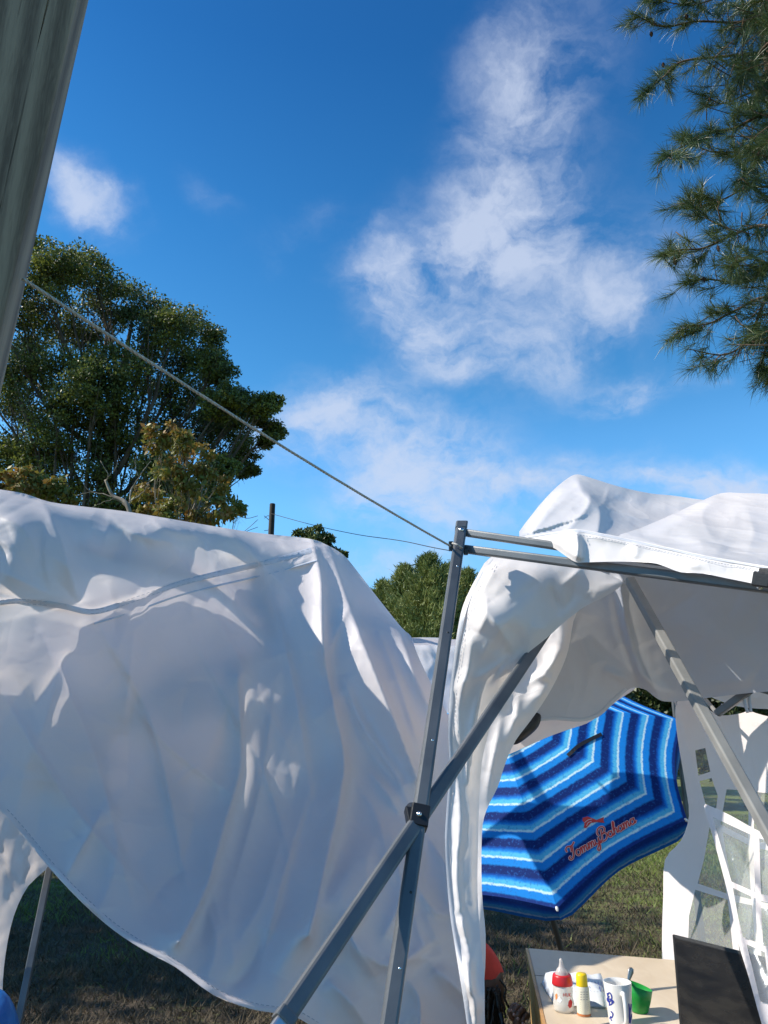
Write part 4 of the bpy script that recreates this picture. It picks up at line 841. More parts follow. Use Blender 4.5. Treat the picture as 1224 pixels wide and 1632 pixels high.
L2 = Sheet([(790,1215),(800,1190),(830,1150),(900,1130),(960,1120),(1002,1096),(1012,1098),(985,1116),(958,1138),(935,1153),(905,1163),(870,1176),(835,1192),(805,1205)], [(790,1215,2.75),(900,1130,2.72),(1005,1096,2.8),(900,1165,2.75)], simple_relief(.015, 40, 20, 41), sp=4)
o = L2.build('tent_drape', M['canvas']); tag(o, 'narrow strip of white tent fabric lying over the left top edge of the striped parasol', 'tent drape')
BS = Sheet([(778,935),(805,908),(905,900),(1000,900),(1400,930),(1420,1050),(1100,1075),(1020,1070),(925,1040),(800,1040),(770,1000)], [(780,935,2.7),(905,905,2.62),(1400,925,2.35),(780,1030,3.3),(925,1040,3.45),(1400,1060,3.2),(1100,1070,3.5)], simple_relief(.02, 80, 10, 47), sp=8); BS.build('added_shade_slope', M['canvas'], uroot)  # hidden roof sheet added to shade the windowed side wall
V = []; nu, nv = 16, 14
for j in range(nv + 1):
    for i in range(nu + 1):
        y = 2.5 + .75 * i / nu; z = 1.96 - .52 * j / nv; V.append((.45 + .018 * math.sin(i * 1.3) * (j / nv) + .01 * math.sin(i * .7 + j * .5), y, z + .02 * math.sin(i * .9) * (j / nv)))
link_mesh('added_shade_flap', V, [(j * (nu + 1) + i, j * (nu + 1) + i + 1, (j + 1) * (nu + 1) + i + 1, (j + 1) * (nu + 1) + i) for j in range(nv) for i in range(nu)], M['canvas'], uroot, True)  # unseen cloth added to keep sun off the lower side wall
# back roof sheet closing the tent behind
BK = Sheet([(1080,1085),(1224,1070),(1350,1060),(1350,1120),(1260,1130),(1190,1128),(1150,1118),(1120,1104)], [(1080,1085,2.9),(1350,1060,2.7),(1190,1128,2.9),(1350,1120,2.7)], simple_relief(.02, 50, 10, 44), sp=5)
o = BK.build('tent_roof_cover', M['canvas']); tag(o, 'low pale strip of far tent roof fabric above the windowed side wall', 'tent roof')

# ------------------------------------------------------------------ striped parasol
def umbrella():
    A = P(788.2, 1140.4, 4.007); th, ph, roll, R, Hh = .91857, -.48182, 8.29147, .95, .336
    a = np.array([math.sin(ph) * math.cos(th), -math.cos(ph) * math.cos(th), math.sin(th)]); e1 = np.cross(a, [0, 0, 1]); e1 /= np.linalg.norm(e1); e2 = np.cross(a, e1)
    base = A - a * (A[2] / a[2])
    root = thing('beach_umbrella', base, 'large blue striped beach umbrella with red script lettering, tilted towards the camera', 'beach umbrella')
    def S(t, k):   # t along rib 0..1, k rib index (float between ribs = straight chord)
        k0 = math.floor(k); u = k - k0
        def rib(i):
            an = roll + i * math.pi / 4; return A + (math.cos(an) * e1 + math.sin(an) * e2) * R * t - a * Hh * t ** 1.5
        p = rib(k0) * (1 - u) + rib(k0 + 1) * u
        return p + a * (-.030 * math.sin(math.pi * u) * t * (1 - .3 * t)) - (0 if t < .985 else 0) * a
    V = []; uv = []; f = []; nt_, nk = 44, 12
    for kk in range(8):
        b0 = len(V)
        for i in range(nt_ + 1):
            t = i / nt_
            for j in range(nk + 1):
                k = kk + j / nk; te = t * (1 - .050 * t * t * math.sin(math.pi * j / nk)); p = S(max(te, .002), min(k, kk + .9999))
                V.append(p); uv.append((t, kk + j / nk))
        # edge band that hangs past the ribs
        for r_ in range(1, 5):
            for j in range(nk + 1):
                u = j / nk; p = np.array(V[b0 + nt_ * (nk + 1) + j]); out = p - A; out -= a * (out @ a); out /= np.linalg.norm(out); wav = .006 * math.sin(u * math.pi * 3 + kk)
                q = p - a * .022 * r_ * (1 - .25 * (u < .04 or u > .96)) + out * (.004 * math.sin(r_ * .9) + wav * r_ / 4); V.append(q); uv.append((1 + r_ * .025, kk + u))
        w = nk + 1
        for i in range(nt_ + 4):
            for j in range(nk): f.append((b0 + i * w + j, b0 + i * w + j + 1, b0 + (i + 1) * w + j + 1, b0 + (i + 1) * w + j))
    # stripes: colour follows the distance from the crown, with water-colour mottling
    m = bpy.data.materials.new('blue_striped_umbrella_cloth'); m.use_nodes = True; t = m.node_tree; b = t.nodes['Principled BSDF']; b.inputs['Roughness'].default_value = .7; b.inputs['Specular IOR Level'].default_value = .12
    co = nn(t, 'ShaderNodeTexCoord'); sp = nn(t, 'ShaderNodeSeparateXYZ'); t.links.new(co.outputs['UV'], sp.inputs[0])
    n1 = nn(t, 'ShaderNodeTexNoise'); n1.inputs['Scale'].default_value = 38; n1.inputs['Detail'].default_value = 5; n1.inputs['Roughness'].default_value = .7; t.links.new(co.outputs['Object'], n1.inputs[0])
    n2 = nn(t, 'ShaderNodeTexNoise'); n2.inputs['Scale'].default_value = 95; n2.inputs['Detail'].default_value = 3; t.links.new(co.outputs['Object'], n2.inputs[0])
    rr = math_n(t, 'ADD', sp.outputs[0], math_n(t, 'MULTIPLY', math_n(t, 'SUBTRACT', n1.outputs['Fac'], .5), .020))
    rp = nn(t, 'ShaderNodeValToRGB'); cr = rp.color_ramp; cr.interpolation = 'LINEAR'
    navy = (.004, .022, .14); royal = (.004, .07, .36); mid = (.010, .22, .68); teal = (.08, .44, .74); pale = (.52, .74, .84)
    pat = [(0, navy), (.06, royal), (.12, mid), (.15, teal), (.165, pale), (.18, mid), (.19, navy), (.25, royal), (.262, pale), (.276, pale), (.285, mid), (.33, mid)]
    P0 = [(0, navy), (.24, navy), (.32, royal), (.42, mid), (.50, teal), (.60, teal), (.645, pale), (.68, pale), (.72, mid), (.93, mid), (1, navy)]
    stops = []; per = .138; s0 = -.02
    kk = 0
    cr.elements[0].color = (*navy, 1); cr.elements[1].color = (*navy, 1)
    # colour ramp of one period; the wave repeats by fraction
    fr = math_n(t, 'FRACT', math_n(t, 'DIVIDE', math_n(t, 'ADD', rr, .035), .128))
    cr.elements[0].position = 0; cr.elements[1].position = 1
    for ps, c in P0[1:-1]: e = cr.elements.new(ps); e.color = (*c, 1)
    t.links.new(fr, rp.inputs[0])
    spk = nn(t, 'ShaderNodeMapRange'); spk.inputs['From Min'].default_value = .56; spk.inputs['From Max'].default_value = .66; t.links.new(n2.outputs['Fac'], spk.inputs['Value'])
    mx = nn(t, 'ShaderNodeMix', data_type='RGBA'); t.links.new(math_n(t, 'MULTIPLY', spk.outputs[0], .45), mx.inputs[0]); t.links.new(rp.outputs[0], mx.inputs[6]); mx.inputs[7].default_value = (.02, .13, .45, 1)
    edge = math_n(t, 'GREATER_THAN', sp.outputs[0], .985); mx2 = nn(t, 'ShaderNodeMix', data_type='RGBA'); t.links.new(math_n(t, 'MULTIPLY', edge, .55), mx2.inputs[0]); t.links.new(mx.outputs[2], mx2.inputs[6]); mx2.inputs[7].default_value = (.010, .04, .22, 1)
    t.links.new(mx2.outputs[2], b.inputs['Base Color'])
    tr = nn(t, 'ShaderNodeBsdfTranslucent'); t.links.new(mx2.outputs[2], tr.inputs[0]); ms = nn(t, 'ShaderNodeMixShader'); ms.inputs[0].default_value = .12; t.links.new(b.outputs[0], ms.inputs[1]); t.links.new(tr.outputs[0], ms.inputs[2]); t.links.new(ms.outputs[0], t.nodes['Material Output'].inputs[0])
    can = link_mesh('canopy', V, f, m, root, False, uvs=uv); me = can.data
    bm = bmesh.new(); bm.from_mesh(me); bmesh.ops.remove_doubles(bm, verts=bm.verts, dist=.0004); bmesh.ops.recalc_face_normals(bm, faces=bm.faces); bm.to_mesh(me); bm.free(); smooth_angle(can, 22)
    def rib3(t, i, off=0):
        an = roll + i * math.pi / 4; return A + (math.cos(an) * e1 + math.sin(an) * e2) * R * t - a * (Hh * t ** 1.5 + off)
    for i in range(8):
        mb = MB(); mb.tube([rib3(t_, i, .006) for t_ in np.linspace(.03, 1.0, 12)], .0028, 5); rb = mb.build('rib', M['tube'], root, True)
        mb = MB(); mb.tube([A - a * .50, rib3(.5, i, .010)], .0025, 5); mb.build('strut', M['tube'], rb, True)
        mb = MB(); q = rib3(1.0, i, .004); mb.lathe(q, [(.001, -.012), (.006, -.01), (.007, 0), (.004, .008), (.001, .01)], 10, q - A); mb.build('rib_tip', mat('tip_white', (.6, .6, .6), .5) if i == 0 else bpy.data.materials['tip_white'], rb)
    mb = MB(); mb.tube([A + a * .03, base], .017, 14); mb.build('pole', M['tube'], root, True)
    mb = MB(); mb.lathe(A + a * .0, [(.001, .075), (.012, .07), (.018, .03), (.03, .005), (.03, -.002)], 16, a); mb.build('finial', M['black'], root, True)
    mb = MB(); mb.lathe(A - a * .50, [(.018, -.03), (.03, -.02), (.03, .02), (.018, .03)], 16, a); mb.build('hub', M['black'], root, True)
    c = P(925, 1530, 5.0); 
    # velcro strap hanging on the cloth
    bpy.context.view_layer.update(); me = can.data
    bv = BVHTree.FromPolygons([can.matrix_world @ v.co for v in me.vertices], [tuple(p.vertices) for p in me.polygons])
    return root, bv
UROOT, UBV = umbrella()
def added_shade_roof():
    # roof sheet added and shaped to throw the shade on the parasol
    def hit(x, y):
        d = ray(x, y); d = d / np.linalg.norm(d); return np.array(UBV.ray_cast(Vector(CAM), Vector(d))[0])
    a, b, c = hit(840, 1300), hit(1040, 1300), hit(900, 1420); nr = np.cross(b - a, c - a)
    q = smoothpoly([(700,1275),(790,1274),(870,1276),(955,1278),(972,1250),(985,1215),(1030,1182),(1072,1165),(1160,1150),(1180,1330),(1100,1450),(960,1500),(910,1445),(870,1408),(832,1352),(812,1320),(760,1296),(700,1290)], 4)
    out = []
    for x, y in q:
        d = ray(x, y); p = CAM + d * (((a - CAM) @ nr) / (d @ nr)); out.append(p + SUN * ((1.84 - p[2]) / SUN[2]))
    q = np.array(out); q[:, 2] += .010 * np.sin(np.arange(len(q)) * .9)
    r = geometry.delaunay_2d_cdt([Vector(p[:2]) for p in q], [(i, (i + 1) % len(q)) for i in range(len(q))], [], 1, 1e-5)
    zz = {i: None for i in range(len(r[0]))}; V = [(v[0], v[1], 1.84) for v in r[0]]
    link_mesh('added_shade_roof', V, [tuple(f) for f in r[2]], M['canvas'], uroot, True)
added_shade_roof()
def cast(bv, q, off):
    d = ray(q[0], q[1]); d = d / np.linalg.norm(d); loc, n, i, dist = bv.ray_cast(Vector(CAM), Vector(d))
    if loc is None: return None
    n = np.array(n); n = -n if n @ d > 0 else n
    return np.array(loc) + n * off
def decal(bv, strokes, wpx, off, name, material, parent, n=5):
    """flat print: strokes laid on a surface"""
    mb = MB()
    for st in strokes:
        p = bez(st, n) if len(st) > 2 else np.array(st, float); T = np.gradient(p, axis=0); T /= np.linalg.norm(T, axis=1)[:, None] + 1e-9; N = np.stack([-T[:, 1], T[:, 0]], 1)
        p = p.copy(); p[0] -= T[0] * wpx * .3; p[-1] += T[-1] * wpx * .3
        a = [cast(bv, q, off) for q in p + N * wpx / 2]; b = [cast(bv, q, off) for q in p - N * wpx / 2]
        for i in range(len(p) - 1):
            if any(x is None for x in (a[i], b[i], a[i + 1], b[i + 1])): continue
            mb.add([a[i], a[i + 1], b[i + 1], b[i]], [(0, 1, 2, 3)])
    return link_mesh(name, mb.v, mb.f, material, parent)
def decal_poly(bv, poly, off, name, material, parent):
    q = np.array(poly, float); V = [cast(bv, x, off) for x in q]; c = q.mean(0); V.append(cast(bv, c, off)); n = len(q)
    if any(v is None for v in V): return
    return link_mesh(name, V, [(i, (i + 1) % n, n) for i in range(n)], material, parent)
def lettering():
    L = []
    def add(x0, strokes, s=1): L.extend([[(x0 + a * s, b * s) for a, b in st] for st in strokes])
    def circ(cx, cy, rx, ry, n=9, a0=60): return [(cx + rx * math.cos(rad(a0 + 360 * i / n)), cy + ry * math.sin(rad(a0 + 360 * i / n))) for i in range(n + 1)]
    def mm(w=1.4): return [[(0, .9), (.1, .95), (.12, 0)], [(.12, .1), (.3, .85), (.5, .95), (.6, .7), (.58, 0)], [(.6, .2), (.8, .85), (1.0, .95), (1.1, .7), (1.08, .1), (1.3, .1), (1.45, .4)]]
    def aa(): return [circ(.45, .45, .38, .48), [(.85, .95), (.82, .2), (.95, .02), (1.15, .3)]]
    add(0, [[(-.5, 1.55), (-.55, 2.0), (-.2, 2.3), (.3, 2.15), (.8, 2.1), (1.3, 2.45)], [(.75, 2.1), (.62, 1.2), (.45, .4), (.1, -.05), (-.3, .0), (-.45, .35), (-.15, .5)], [(.45, 2.1), (.35, 1.2)]])
    add(1.05, [circ(.45, .45, .42, .5), [(.6, .92), (.9, .75), (1.1, .8)]])
    add(2.1, mm()); add(3.6, mm()); add(5.05, [[(0, .9), (.1, .2), (.4, .02), (.7, .3), (.8, .95)], [(.8, .95), (.75, .0), (.6, -.9), (.25, -1.15), (.05, -.8), (.4, -.4), (1.1, .3)]])
    add(6.15, [[(.65, 2.0), (.5, 1.0), (.2, .1), (-.2, -.05), (-.3, .3)], [(-.05, 1.2), (-.2, 1.8), (.2, 2.4), (.9, 2.45), (1.35, 2.0), (1.1, 1.4), (.6, 1.2)], [(.6, 1.2), (1.2, 1.15), (1.45, .6), (1.0, .0), (.4, -.05)]])
    add(7.75, aa()); add(8.85, [[(.15, 0), (.2, 1.2), (.45, 2.2), (.6, 1.9), (.3, 1.0), (.15, .3)], [(.15, .3), (.45, .95), (.75, .85), (.75, .1), (1.0, .2)]])
    add(9.85, aa()); add(10.95, mm()); add(12.4, aa())
    o = np.array([911.5, 1369.0]); ex = np.array([103.0, -58.5]) / 13.6; ey = np.array([-.34, -1]) * 8.6
    st = [[tuple(o + ex * a + ey * (b * .98)) for a, b in s_] for s_ in L]
    pale = mat('print_pale_outline', (.62, .50, .50), .6); red = mat('print_red', (.50, .03, .03), .6)
    decal(UBV, st, 3.6, .0030, 'lettering_outline', pale, UROOT, 4); decal(UBV, st, 1.9, .0045, 'lettering', red, UROOT, 4)
    z4 = lambda x, y: (880 + x * .147, 1260 + y * .147)
    decal_poly(UBV, [z4(*p) for p in [(330,300),(380,284),(430,300),(480,322),(545,315),(560,290),(556,330),(566,352),(545,336),(470,346),(420,352),(390,368),(368,410),(340,405),(350,370),(345,345),(328,330)]], .003, 'fish_emblem', red, UROOT)
    decal(UBV, [[z4(352,352), z4(385,325), z4(430,312)], [z4(372,385), z4(390,352), z4(425,338)]], .9, .0045, 'fish_emblem_line', pale, UROOT)
    decal(UBV, [[(957,1172), (940,1180), (922,1190), (906,1204)]], 6, .006, 'strap', M['black'], UROOT)
lettering()
def mesh_bag():
    root = thing('dark_bag', P(838, 1160, 2.6), 'small black mesh bag hanging behind the crumpled drape above the striped parasol', 'bag'); V = []; n = 22
    out = [P(x, y, 2.55) for x, y in [(850,1134),(862,1140),(858,1158),(842,1174),(824,1186),(812,1184),(816,1168),(830,1150)]]; out = bez(out + [out[0]], 4)[:-1]; c = out.mean(0); n = len(out)
    V = list(out) + list(c + (out - c) * .6 + [0, -.03, 0]) + [c + [0, -.04, 0]] + list(c + (out - c) * .6 + [0, .03, 0]) + [c + [0, .04, 0]]
    f = [(i, (i + 1) % n, n + (i + 1) % n, n + i) for i in range(n)] + [(n + i, n + (i + 1) % n, 2 * n) for i in range(n)]
    k = 2 * n + 1; f += [(i, k + i, k + (i + 1) % n, (i + 1) % n) for i in range(n)] + [(k + i, k + n, k + (i + 1) % n) for i in range(n)]
    link_mesh('pouch', V, f, M['black'], root, True); mb = MB(); mb.tube(bez([P(852, 1136, 2.55), P(866, 1110, 2.5), P(880, 1060, 2.45)], 5), .003, 5); mb.build('cord', M['black'], root)
mesh_bag()

# ------------------------------------------------------------------ windowed side wall
def clear_mat(name, tint, fac, rough=.08, bump=.5, bs=18, blue=0, fk=1.0):
    m = bpy.data.materials.new(name); m.use_nodes = True; t = m.node_tree; t.nodes.remove(t.nodes['Principled BSDF']); ta = nn(t, 'ShaderNodeBsdfTransparent'); ta.inputs[0].default_value = (*tint, 1)
    gl = nn(t, 'ShaderNodeBsdfGlossy'); gl.inputs['Roughness'].default_value = rough; gl.inputs[0].default_value = (.9, .95, 1, 1); df = nn(t, 'ShaderNodeBsdfDiffuse'); df.inputs[0].default_value = (.7, .72, .72, 1)
    co = nn(t, 'ShaderNodeTexCoord'); n = nn(t, 'ShaderNodeTexNoise'); n.inputs['Scale'].default_value = bs; n.inputs['Detail'].default_value = 4; n.inputs['Distortion'].default_value = .8; t.links.new(co.outputs['Object'], n.inputs[0])
    bp = nn(t, 'ShaderNodeBump'); bp.inputs['Strength'].default_value = bump; bp.inputs['Distance'].default_value = .02; t.links.new(n.outputs['Fac'], bp.inputs['Height']); t.links.new(bp.outputs[0], gl.inputs['Normal'])
    fr = nn(t, 'ShaderNodeFresnel'); fr.inputs[0].default_value = 1.6; t.links.new(bp.outputs[0], fr.inputs['Normal'])
    m1 = nn(t, 'ShaderNodeMixShader'); m1.inputs[0].default_value = fac; t.links.new(ta.outputs[0], m1.inputs[1]); t.links.new(df.outputs[0], m1.inputs[2])
    m2 = nn(t, 'ShaderNodeMixShader'); t.links.new(math_n(t, 'MULTIPLY_ADD', fr.outputs[0], fk, blue, clamp=True), m2.inputs[0]); t.links.new(m1.outputs[0], m2.inputs[1]); t.links.new(gl.outputs[0], m2.inputs[2]); t.links.new(m2.outputs[0], t.nodes['Material Output'].inputs[0])
    return m
M['pane'] = clear_mat('clear_vinyl', (.97, .97, .80), .20, .30, .25, 4, .01, .4)
M['pane2'] = clear_mat('clear_vinyl_front', (.93, .95, .90), .18, .22, .5, 9, .06, .7)
def relief_wall(Q):
    x, y = Q[:, 0], Q[:, 1]; F_ = lambda *a, **k: fold(Q, *a, **k)
    z = F_([(1085,1140),(1105,1220),(1125,1300),(1120,1400)], .04, 12, 14, taper='none') + F_([(1150,1130),(1145,1200),(1180,1320)], .03, 22, 18) + F_([(1070,1380),(1075,1450),(1070,1520)], .02, 8, 10) + F_([(1200,1135),(1196,1180),(1210,1260)], .02, 8, 10)
    return .6 * z + creases(Q, (1060, 1120, 1300, 1640), 20, .004, 90, 85, 20, 42, (6, 14))
wall_ctrl = [(1075,1115,2.95),(1224,1140,2.45),(1350,1150,2.2),(1055,1520,2.9),(1100,1520,2.75),(1224,1632,2.25),(1095,1300,2.95),(1224,1350,2.4),(1350,1700,2.0),(1060,1700,2.85)]
wp = [(1077,1125),(1085,1112),(1098,1108),(1112,1118),(1140,1137),(1158,1140),(1180,1137),(1194,1133),(1210,1138),(1240,1143),(1350,1146),(1350,1700),(1062,1700),(1056,1600),(1055,1500),(1057,1430),(1060,1370),(1085,1340),(1098,1300),(1092,1250),(1082,1190),(1077,1150)]
panes = [[(1108,1196),(1124,1192),(1132,1230),(1113,1236)], [(1115,1245),(1134,1240),(1144,1268),(1140,1300),(1128,1296)], [(1158,1258),(1194,1260),(1192,1336),(1148,1314)], [(1203,1262),(1260,1268),(1260,1354),(1201,1339)], [(1269,1270),(1340,1280),(1340,1367),(1269,1356)],
 [(1132,1312),(1142,1318),(1158,1424),(1112,1408),(1122,1370)], [(1152,1326),(1192,1346),(1197,1433),(1168,1426)], [(1202,1350),(1260,1364),(1260,1446),(1206,1436)], [(1269,1366),(1340,1378),(1340,1458),(1269,1449)], [(1108,1418),(1160,1434),(1170,1532),(1096,1526),(1098,1460)], [(1170,1437),(1199,1443),(1206,1542),(1180,1534)], [(1208,1446),(1260,1456),(1260,1547),(1215,1543)]]
wroot = thing('window_side_wall', P(1150, 1680, 2.5), 'white tent side wall with clear plastic windows in a curved grid, at the right edge', 'tent side wall')
WS = Sheet(wp, wall_ctrl, relief_wall, holes=panes, sp=4, damp=0); WS.build('fabric', M['canvas'], wroot)
for h in panes:
    ps = Sheet(h, wall_ctrl, relief_wall, sp=5, sm=1, damp=0); o = ps.build('window_pane', M['pane'], wroot)
for l in ([(1192,1136),(1186,1115),(1190,1100)], [(1197,1135),(1194,1112),(1198,1098)], [(1150,1136),(1152,1122)], [(1078,1124),(1074,1112),(1070,1104)]):
    mb = MB(); mb.tube(bez([P(x, y, 2.43 if x > 1100 else 2.9) for x, y in l], 4) if len(l) > 2 else [P(x, y, 2.5) for x, y in l], .005, 5); mb.build('tie_loop', M['seam'], wroot, True)
# loose front fold of the wall, mostly clear plastic, in front of the laptop
def relief_ff(Q):
    x, y = Q[:, 0], Q[:, 1]; F_ = lambda *a, **k: fold(Q, *a, **k)
    return F_([(1125,1290),(1165,1400),(1180,1500),(1212,1632)], .02, 8, 8, taper='none') + F_([(1160,1330),(1200,1400),(1240,1480)], .03, 12, 12) + F_([(1180,1360),(1210,1470),(1230,1560)], .025, 10, 10) + creases(Q, (1120, 1300, 1300, 1640), 16, .004, 70, 65, 25, 43, (5, 12))
ff_ctrl = [(1122,1285,1.98),(1224,1240,1.88),(1350,1200,1.7),(1178,1500,1.68),(1215,1632,1.58),(1350,1700,1.45),(1224,1400,1.75)]
FP = [(1122,1285),(1135,1286),(1165,1300),(1205,1322),(1250,1340),(1350,1350),(1350,1700),(1236,1700),(1214,1632),(1194,1560),(1176,1500),(1164,1440),(1150,1385),(1135,1330)]
fp = [[(1136,1302),(1200,1332),(1204,1422),(1166,1405),(1148,1345)], [(1168,1415),(1204,1432),(1207,1502),(1184,1493),(1176,1460)], [(1210,1336),(1290,1358),(1290,1442),(1213,1425)], [(1213,1436),(1290,1452),(1290,1522),(1216,1507)], [(1190,1505),(1219,1518),(1228,1600),(1212,1596)]]
FS = Sheet(FP, ff_ctrl, relief_ff, holes=fp, sp=4, damp=0); froot = thing('clear_flap', P(1230, 1690, 1.6), 'loose clear plastic window flap with white strips hanging over the right edge of the laptop', 'tent side wall'); FS.build('fabric', M['canvas'], froot)
for h in fp: Sheet(h, ff_ctrl, relief_ff, sp=4, sm=1, damp=0).build('window_pane', M['pane2'], froot)

# ------------------------------------------------------------------ table
TZ = .74
A_ = G(842, 1511, TZ); B_ = G(1090, 1531, TZ); C_ = G(871, 1632, TZ)
ex = (B_ - A_); Wt = np.linalg.norm(ex); ex /= Wt; ey = C_ - A_; ey -= ex * (ey @ ex); ey /= np.linalg.norm(ey); 
ey_real = (C_ - A_) / np.linalg.norm(C_ - A_); Dt = .98; Wt = .60
troot = thing('wooden_table', A_ * [1, 1, 0], 'small pale plywood topped table with orange wooden side, bottom right', 'table')
def tabletop():
    r_ = .045; pts = []
    def pt(u, v): return A_ + ex * u + ey_real * v
    pts = [pt(0, 0)] + [pt(Wt - r_ + r_ * math.sin(rad(a)), r_ - r_ * math.cos(rad(a))) for a in range(0, 91, 15)] + [pt(Wt, Dt), pt(0, Dt)]
    th = .020; n = len(pts); V = [p for p in pts] + [p - [0, 0, th] for p in pts]; inn = []
    f = [tuple(range(n)), tuple(range(2 * n - 1, n - 1, -1))] + [(i, n + i, n + (i + 1) % n, (i + 1) % n) for i in range(n)]
    o = link_mesh('tabletop', V, f, [M['plywood']], troot)
    bm = bmesh.new(); bm.from_mesh(o.data); bmesh.ops.recalc_face_normals(bm, faces=bm.faces); bmesh.ops.bevel(bm, geom=[e for e in bm.edges], offset=.0018, segments=2, affect='EDGES'); bm.to_mesh(o.data); bm.free()
    # edging strip, joint line, side panel, legs
    mb = MB(); q0 = pt(-.005, 0); q1 = pt(-.005, Dt); mb.box((q0 + q1) / 2 - [0, 0, .011], ex * .004, (q1 - q0) / 2, (0, 0, .011), .001); mb.build('edge_strip', M['ply_edge'], troot)
    def panel(a, b, z0, z1, th=.008):
        mb = MB(); a = np.array(a); b = np.array(b); c = (a + b) / 2; c[2] = (z0 + z1) / 2; nrm = np.cross(b - a, [0, 0, 1]); nrm = nrm / np.linalg.norm(nrm); mb.box(c, (b - a) / 2, nrm * th, (0, 0, (z1 - z0) / 2), .002); return mb.build('side_panel', M['ply_edge'], troot)
    panel(pt(.004, .01), pt(.004, .30), TZ - .36, TZ - .022); panel(pt(.006, .306), pt(.006, Dt - .02), TZ - .36, TZ - .022)
    panel(pt(.02, .012), pt(Wt - .06, .012), TZ - .12, TZ - .022)
    for u, v in ((.035, .035), (Wt - .06, .05), (.035, Dt - .04), (Wt - .06, Dt - .04)):
        mb = MB(); c = pt(u, v); mb.box([c[0], c[1], (TZ - .022) / 2], ex * .02, np.cross(ex, [0, 0, 1]) * .02, (0, 0, (TZ - .022) / 2), .003); mb.build('leg', M['ply_edge'], troot)
    mb = MB(); mb.box(pt(.14, .305) + [0, 0, .0004], ex * .14, ey_real * .0008, (0, 0, .0003)); mb.build('board_joint', M['black'], troot)
tabletop()
def bvh_of(o):
    return BVHTree.FromPolygons([root_matrix(o) @ v.co for v in o.data.vertices], [tuple(p.vertices) for p in o.data.polygons])
RED = mat('red_plastic', (.50, .015, .02), .35); INK = mat('blue_print', (.015, .03, .26), .5)
# baby bottle
b = G(899, 1611, TZ); k = pxm(899, 1580, b[1]); r = 16 * k; H = 40 * k
root = thing('baby_bottle', b, 'clear baby bottle with red screw ring and teat standing left of the yellow-capped bottle', 'baby bottle')
mb = MB(); mb.lathe(b, [(.001, .001), (r * .9, .001), (r, .006), (r * 1.02, H * .3), (r * .93, H * .5), (r * 1.0, H * .8), (r * .86, H * .98), (r * .8, H)], 32)
bt = mb.build('body', mat('milky_plastic', (.75, .72, .66), .2, trans=.35, alpha=.62), root, True)
mb = MB(); mb.lathe(b, [(r * .80, H * .90), (r * 1.02, H * .92), (r * 1.03, H * .96), (r * .93, H * 1.22), (r * .88, H * 1.27), (r * .6, H * 1.28)], 32); mb.build('screw_ring', RED, root, True)
mb = MB(); mb.lathe(b, [(r * .66, H * 1.27), (r * .62, H * 1.34), (r * .45, H * 1.46), (r * .26, H * 1.54), (r * .18, H * 1.68), (r * .15, H * 1.80), (.0005, H * 1.84)], 20); mb.build('teat', mat('clear_silicone', (.75, .70, .66), .2, trans=.4, alpha=.55), root, True)
bv = bvh_of(bt)
decal(bv, [[(898,1588),(898,1583),(901,1588),(901,1583)], [(902.5,1583),(902.7,1587),(904.5,1588),(905.3,1583)], [(906.8,1588),(906.8,1583)], [(909,1583),(907,1585.5),(909.5,1588)]], .9, .0006, 'lettering', RED, root, 2)
decal_poly(bv, [(906,1596),(909,1592),(912,1597),(911,1604),(908,1607),(905,1603)], .0007, 'heart_print', RED, root); decal_poly(bv, [(889,1590),(892,1588),(896,1594),(893,1598),(889,1596)], .0007, 'bird_print', mat('white_print', (.8, .8, .8), .5), root); decal_poly(bv, [(885,1585),(888,1583),(889,1590),(886,1594)], .0007, 'orange_print', mat('orange_print', (.7, .25, .08), .5), root)
# yellow capped bottle
b = G(931, 1618, TZ); k = pxm(930, 1590, b[1]); r = 10.5 * k; H = 41 * k
root = thing('sunscreen_bottle', b, 'slim pale bottle with bright yellow cap standing between the baby bottle and the mug', 'bottle')
mb = MB(); mb.lathe(b, [(.001, .0), (r * .95, .0), (r, .004), (r, H * .93), (r * .9, H)], 28); o = mb.build('body', mat('cream_label', (.70, .66, .52), .4, var=.04, vscale=60), root, True)
mb = MB(); mb.lathe(b, [(r * .84, H * .96), (r * .86, H * 1.04), (r * .82, H * 1.36), (r * .72, H * 1.42), (.001, H * 1.43)], 28); mb.build('cap', mat('yellow_plastic', (.80, .55, .01), .35), root, True)
mb = MB(); mb.lathe(b, [(r * 1.02, .0012), (r * 1.03, .003), (r * 1.02, .006)], 28); mb.build('base_rim', mat('amber_rim', (.5, .16, .05), .4), root, True)
bv = bvh_of(o); PRN = mat('grey_print', (.25, .23, .22), .6)
decal(bv, [[(925 + i * 4.5, y), (927.5 + i * 4.5, y)] for y in (1581, 1585, 1589, 1593) for i in range(3)] + [[(925, y), (937, y)] for y in (1598, 1601, 1604, 1607, 1610)], .8, .0005, 'label_print', PRN, root)
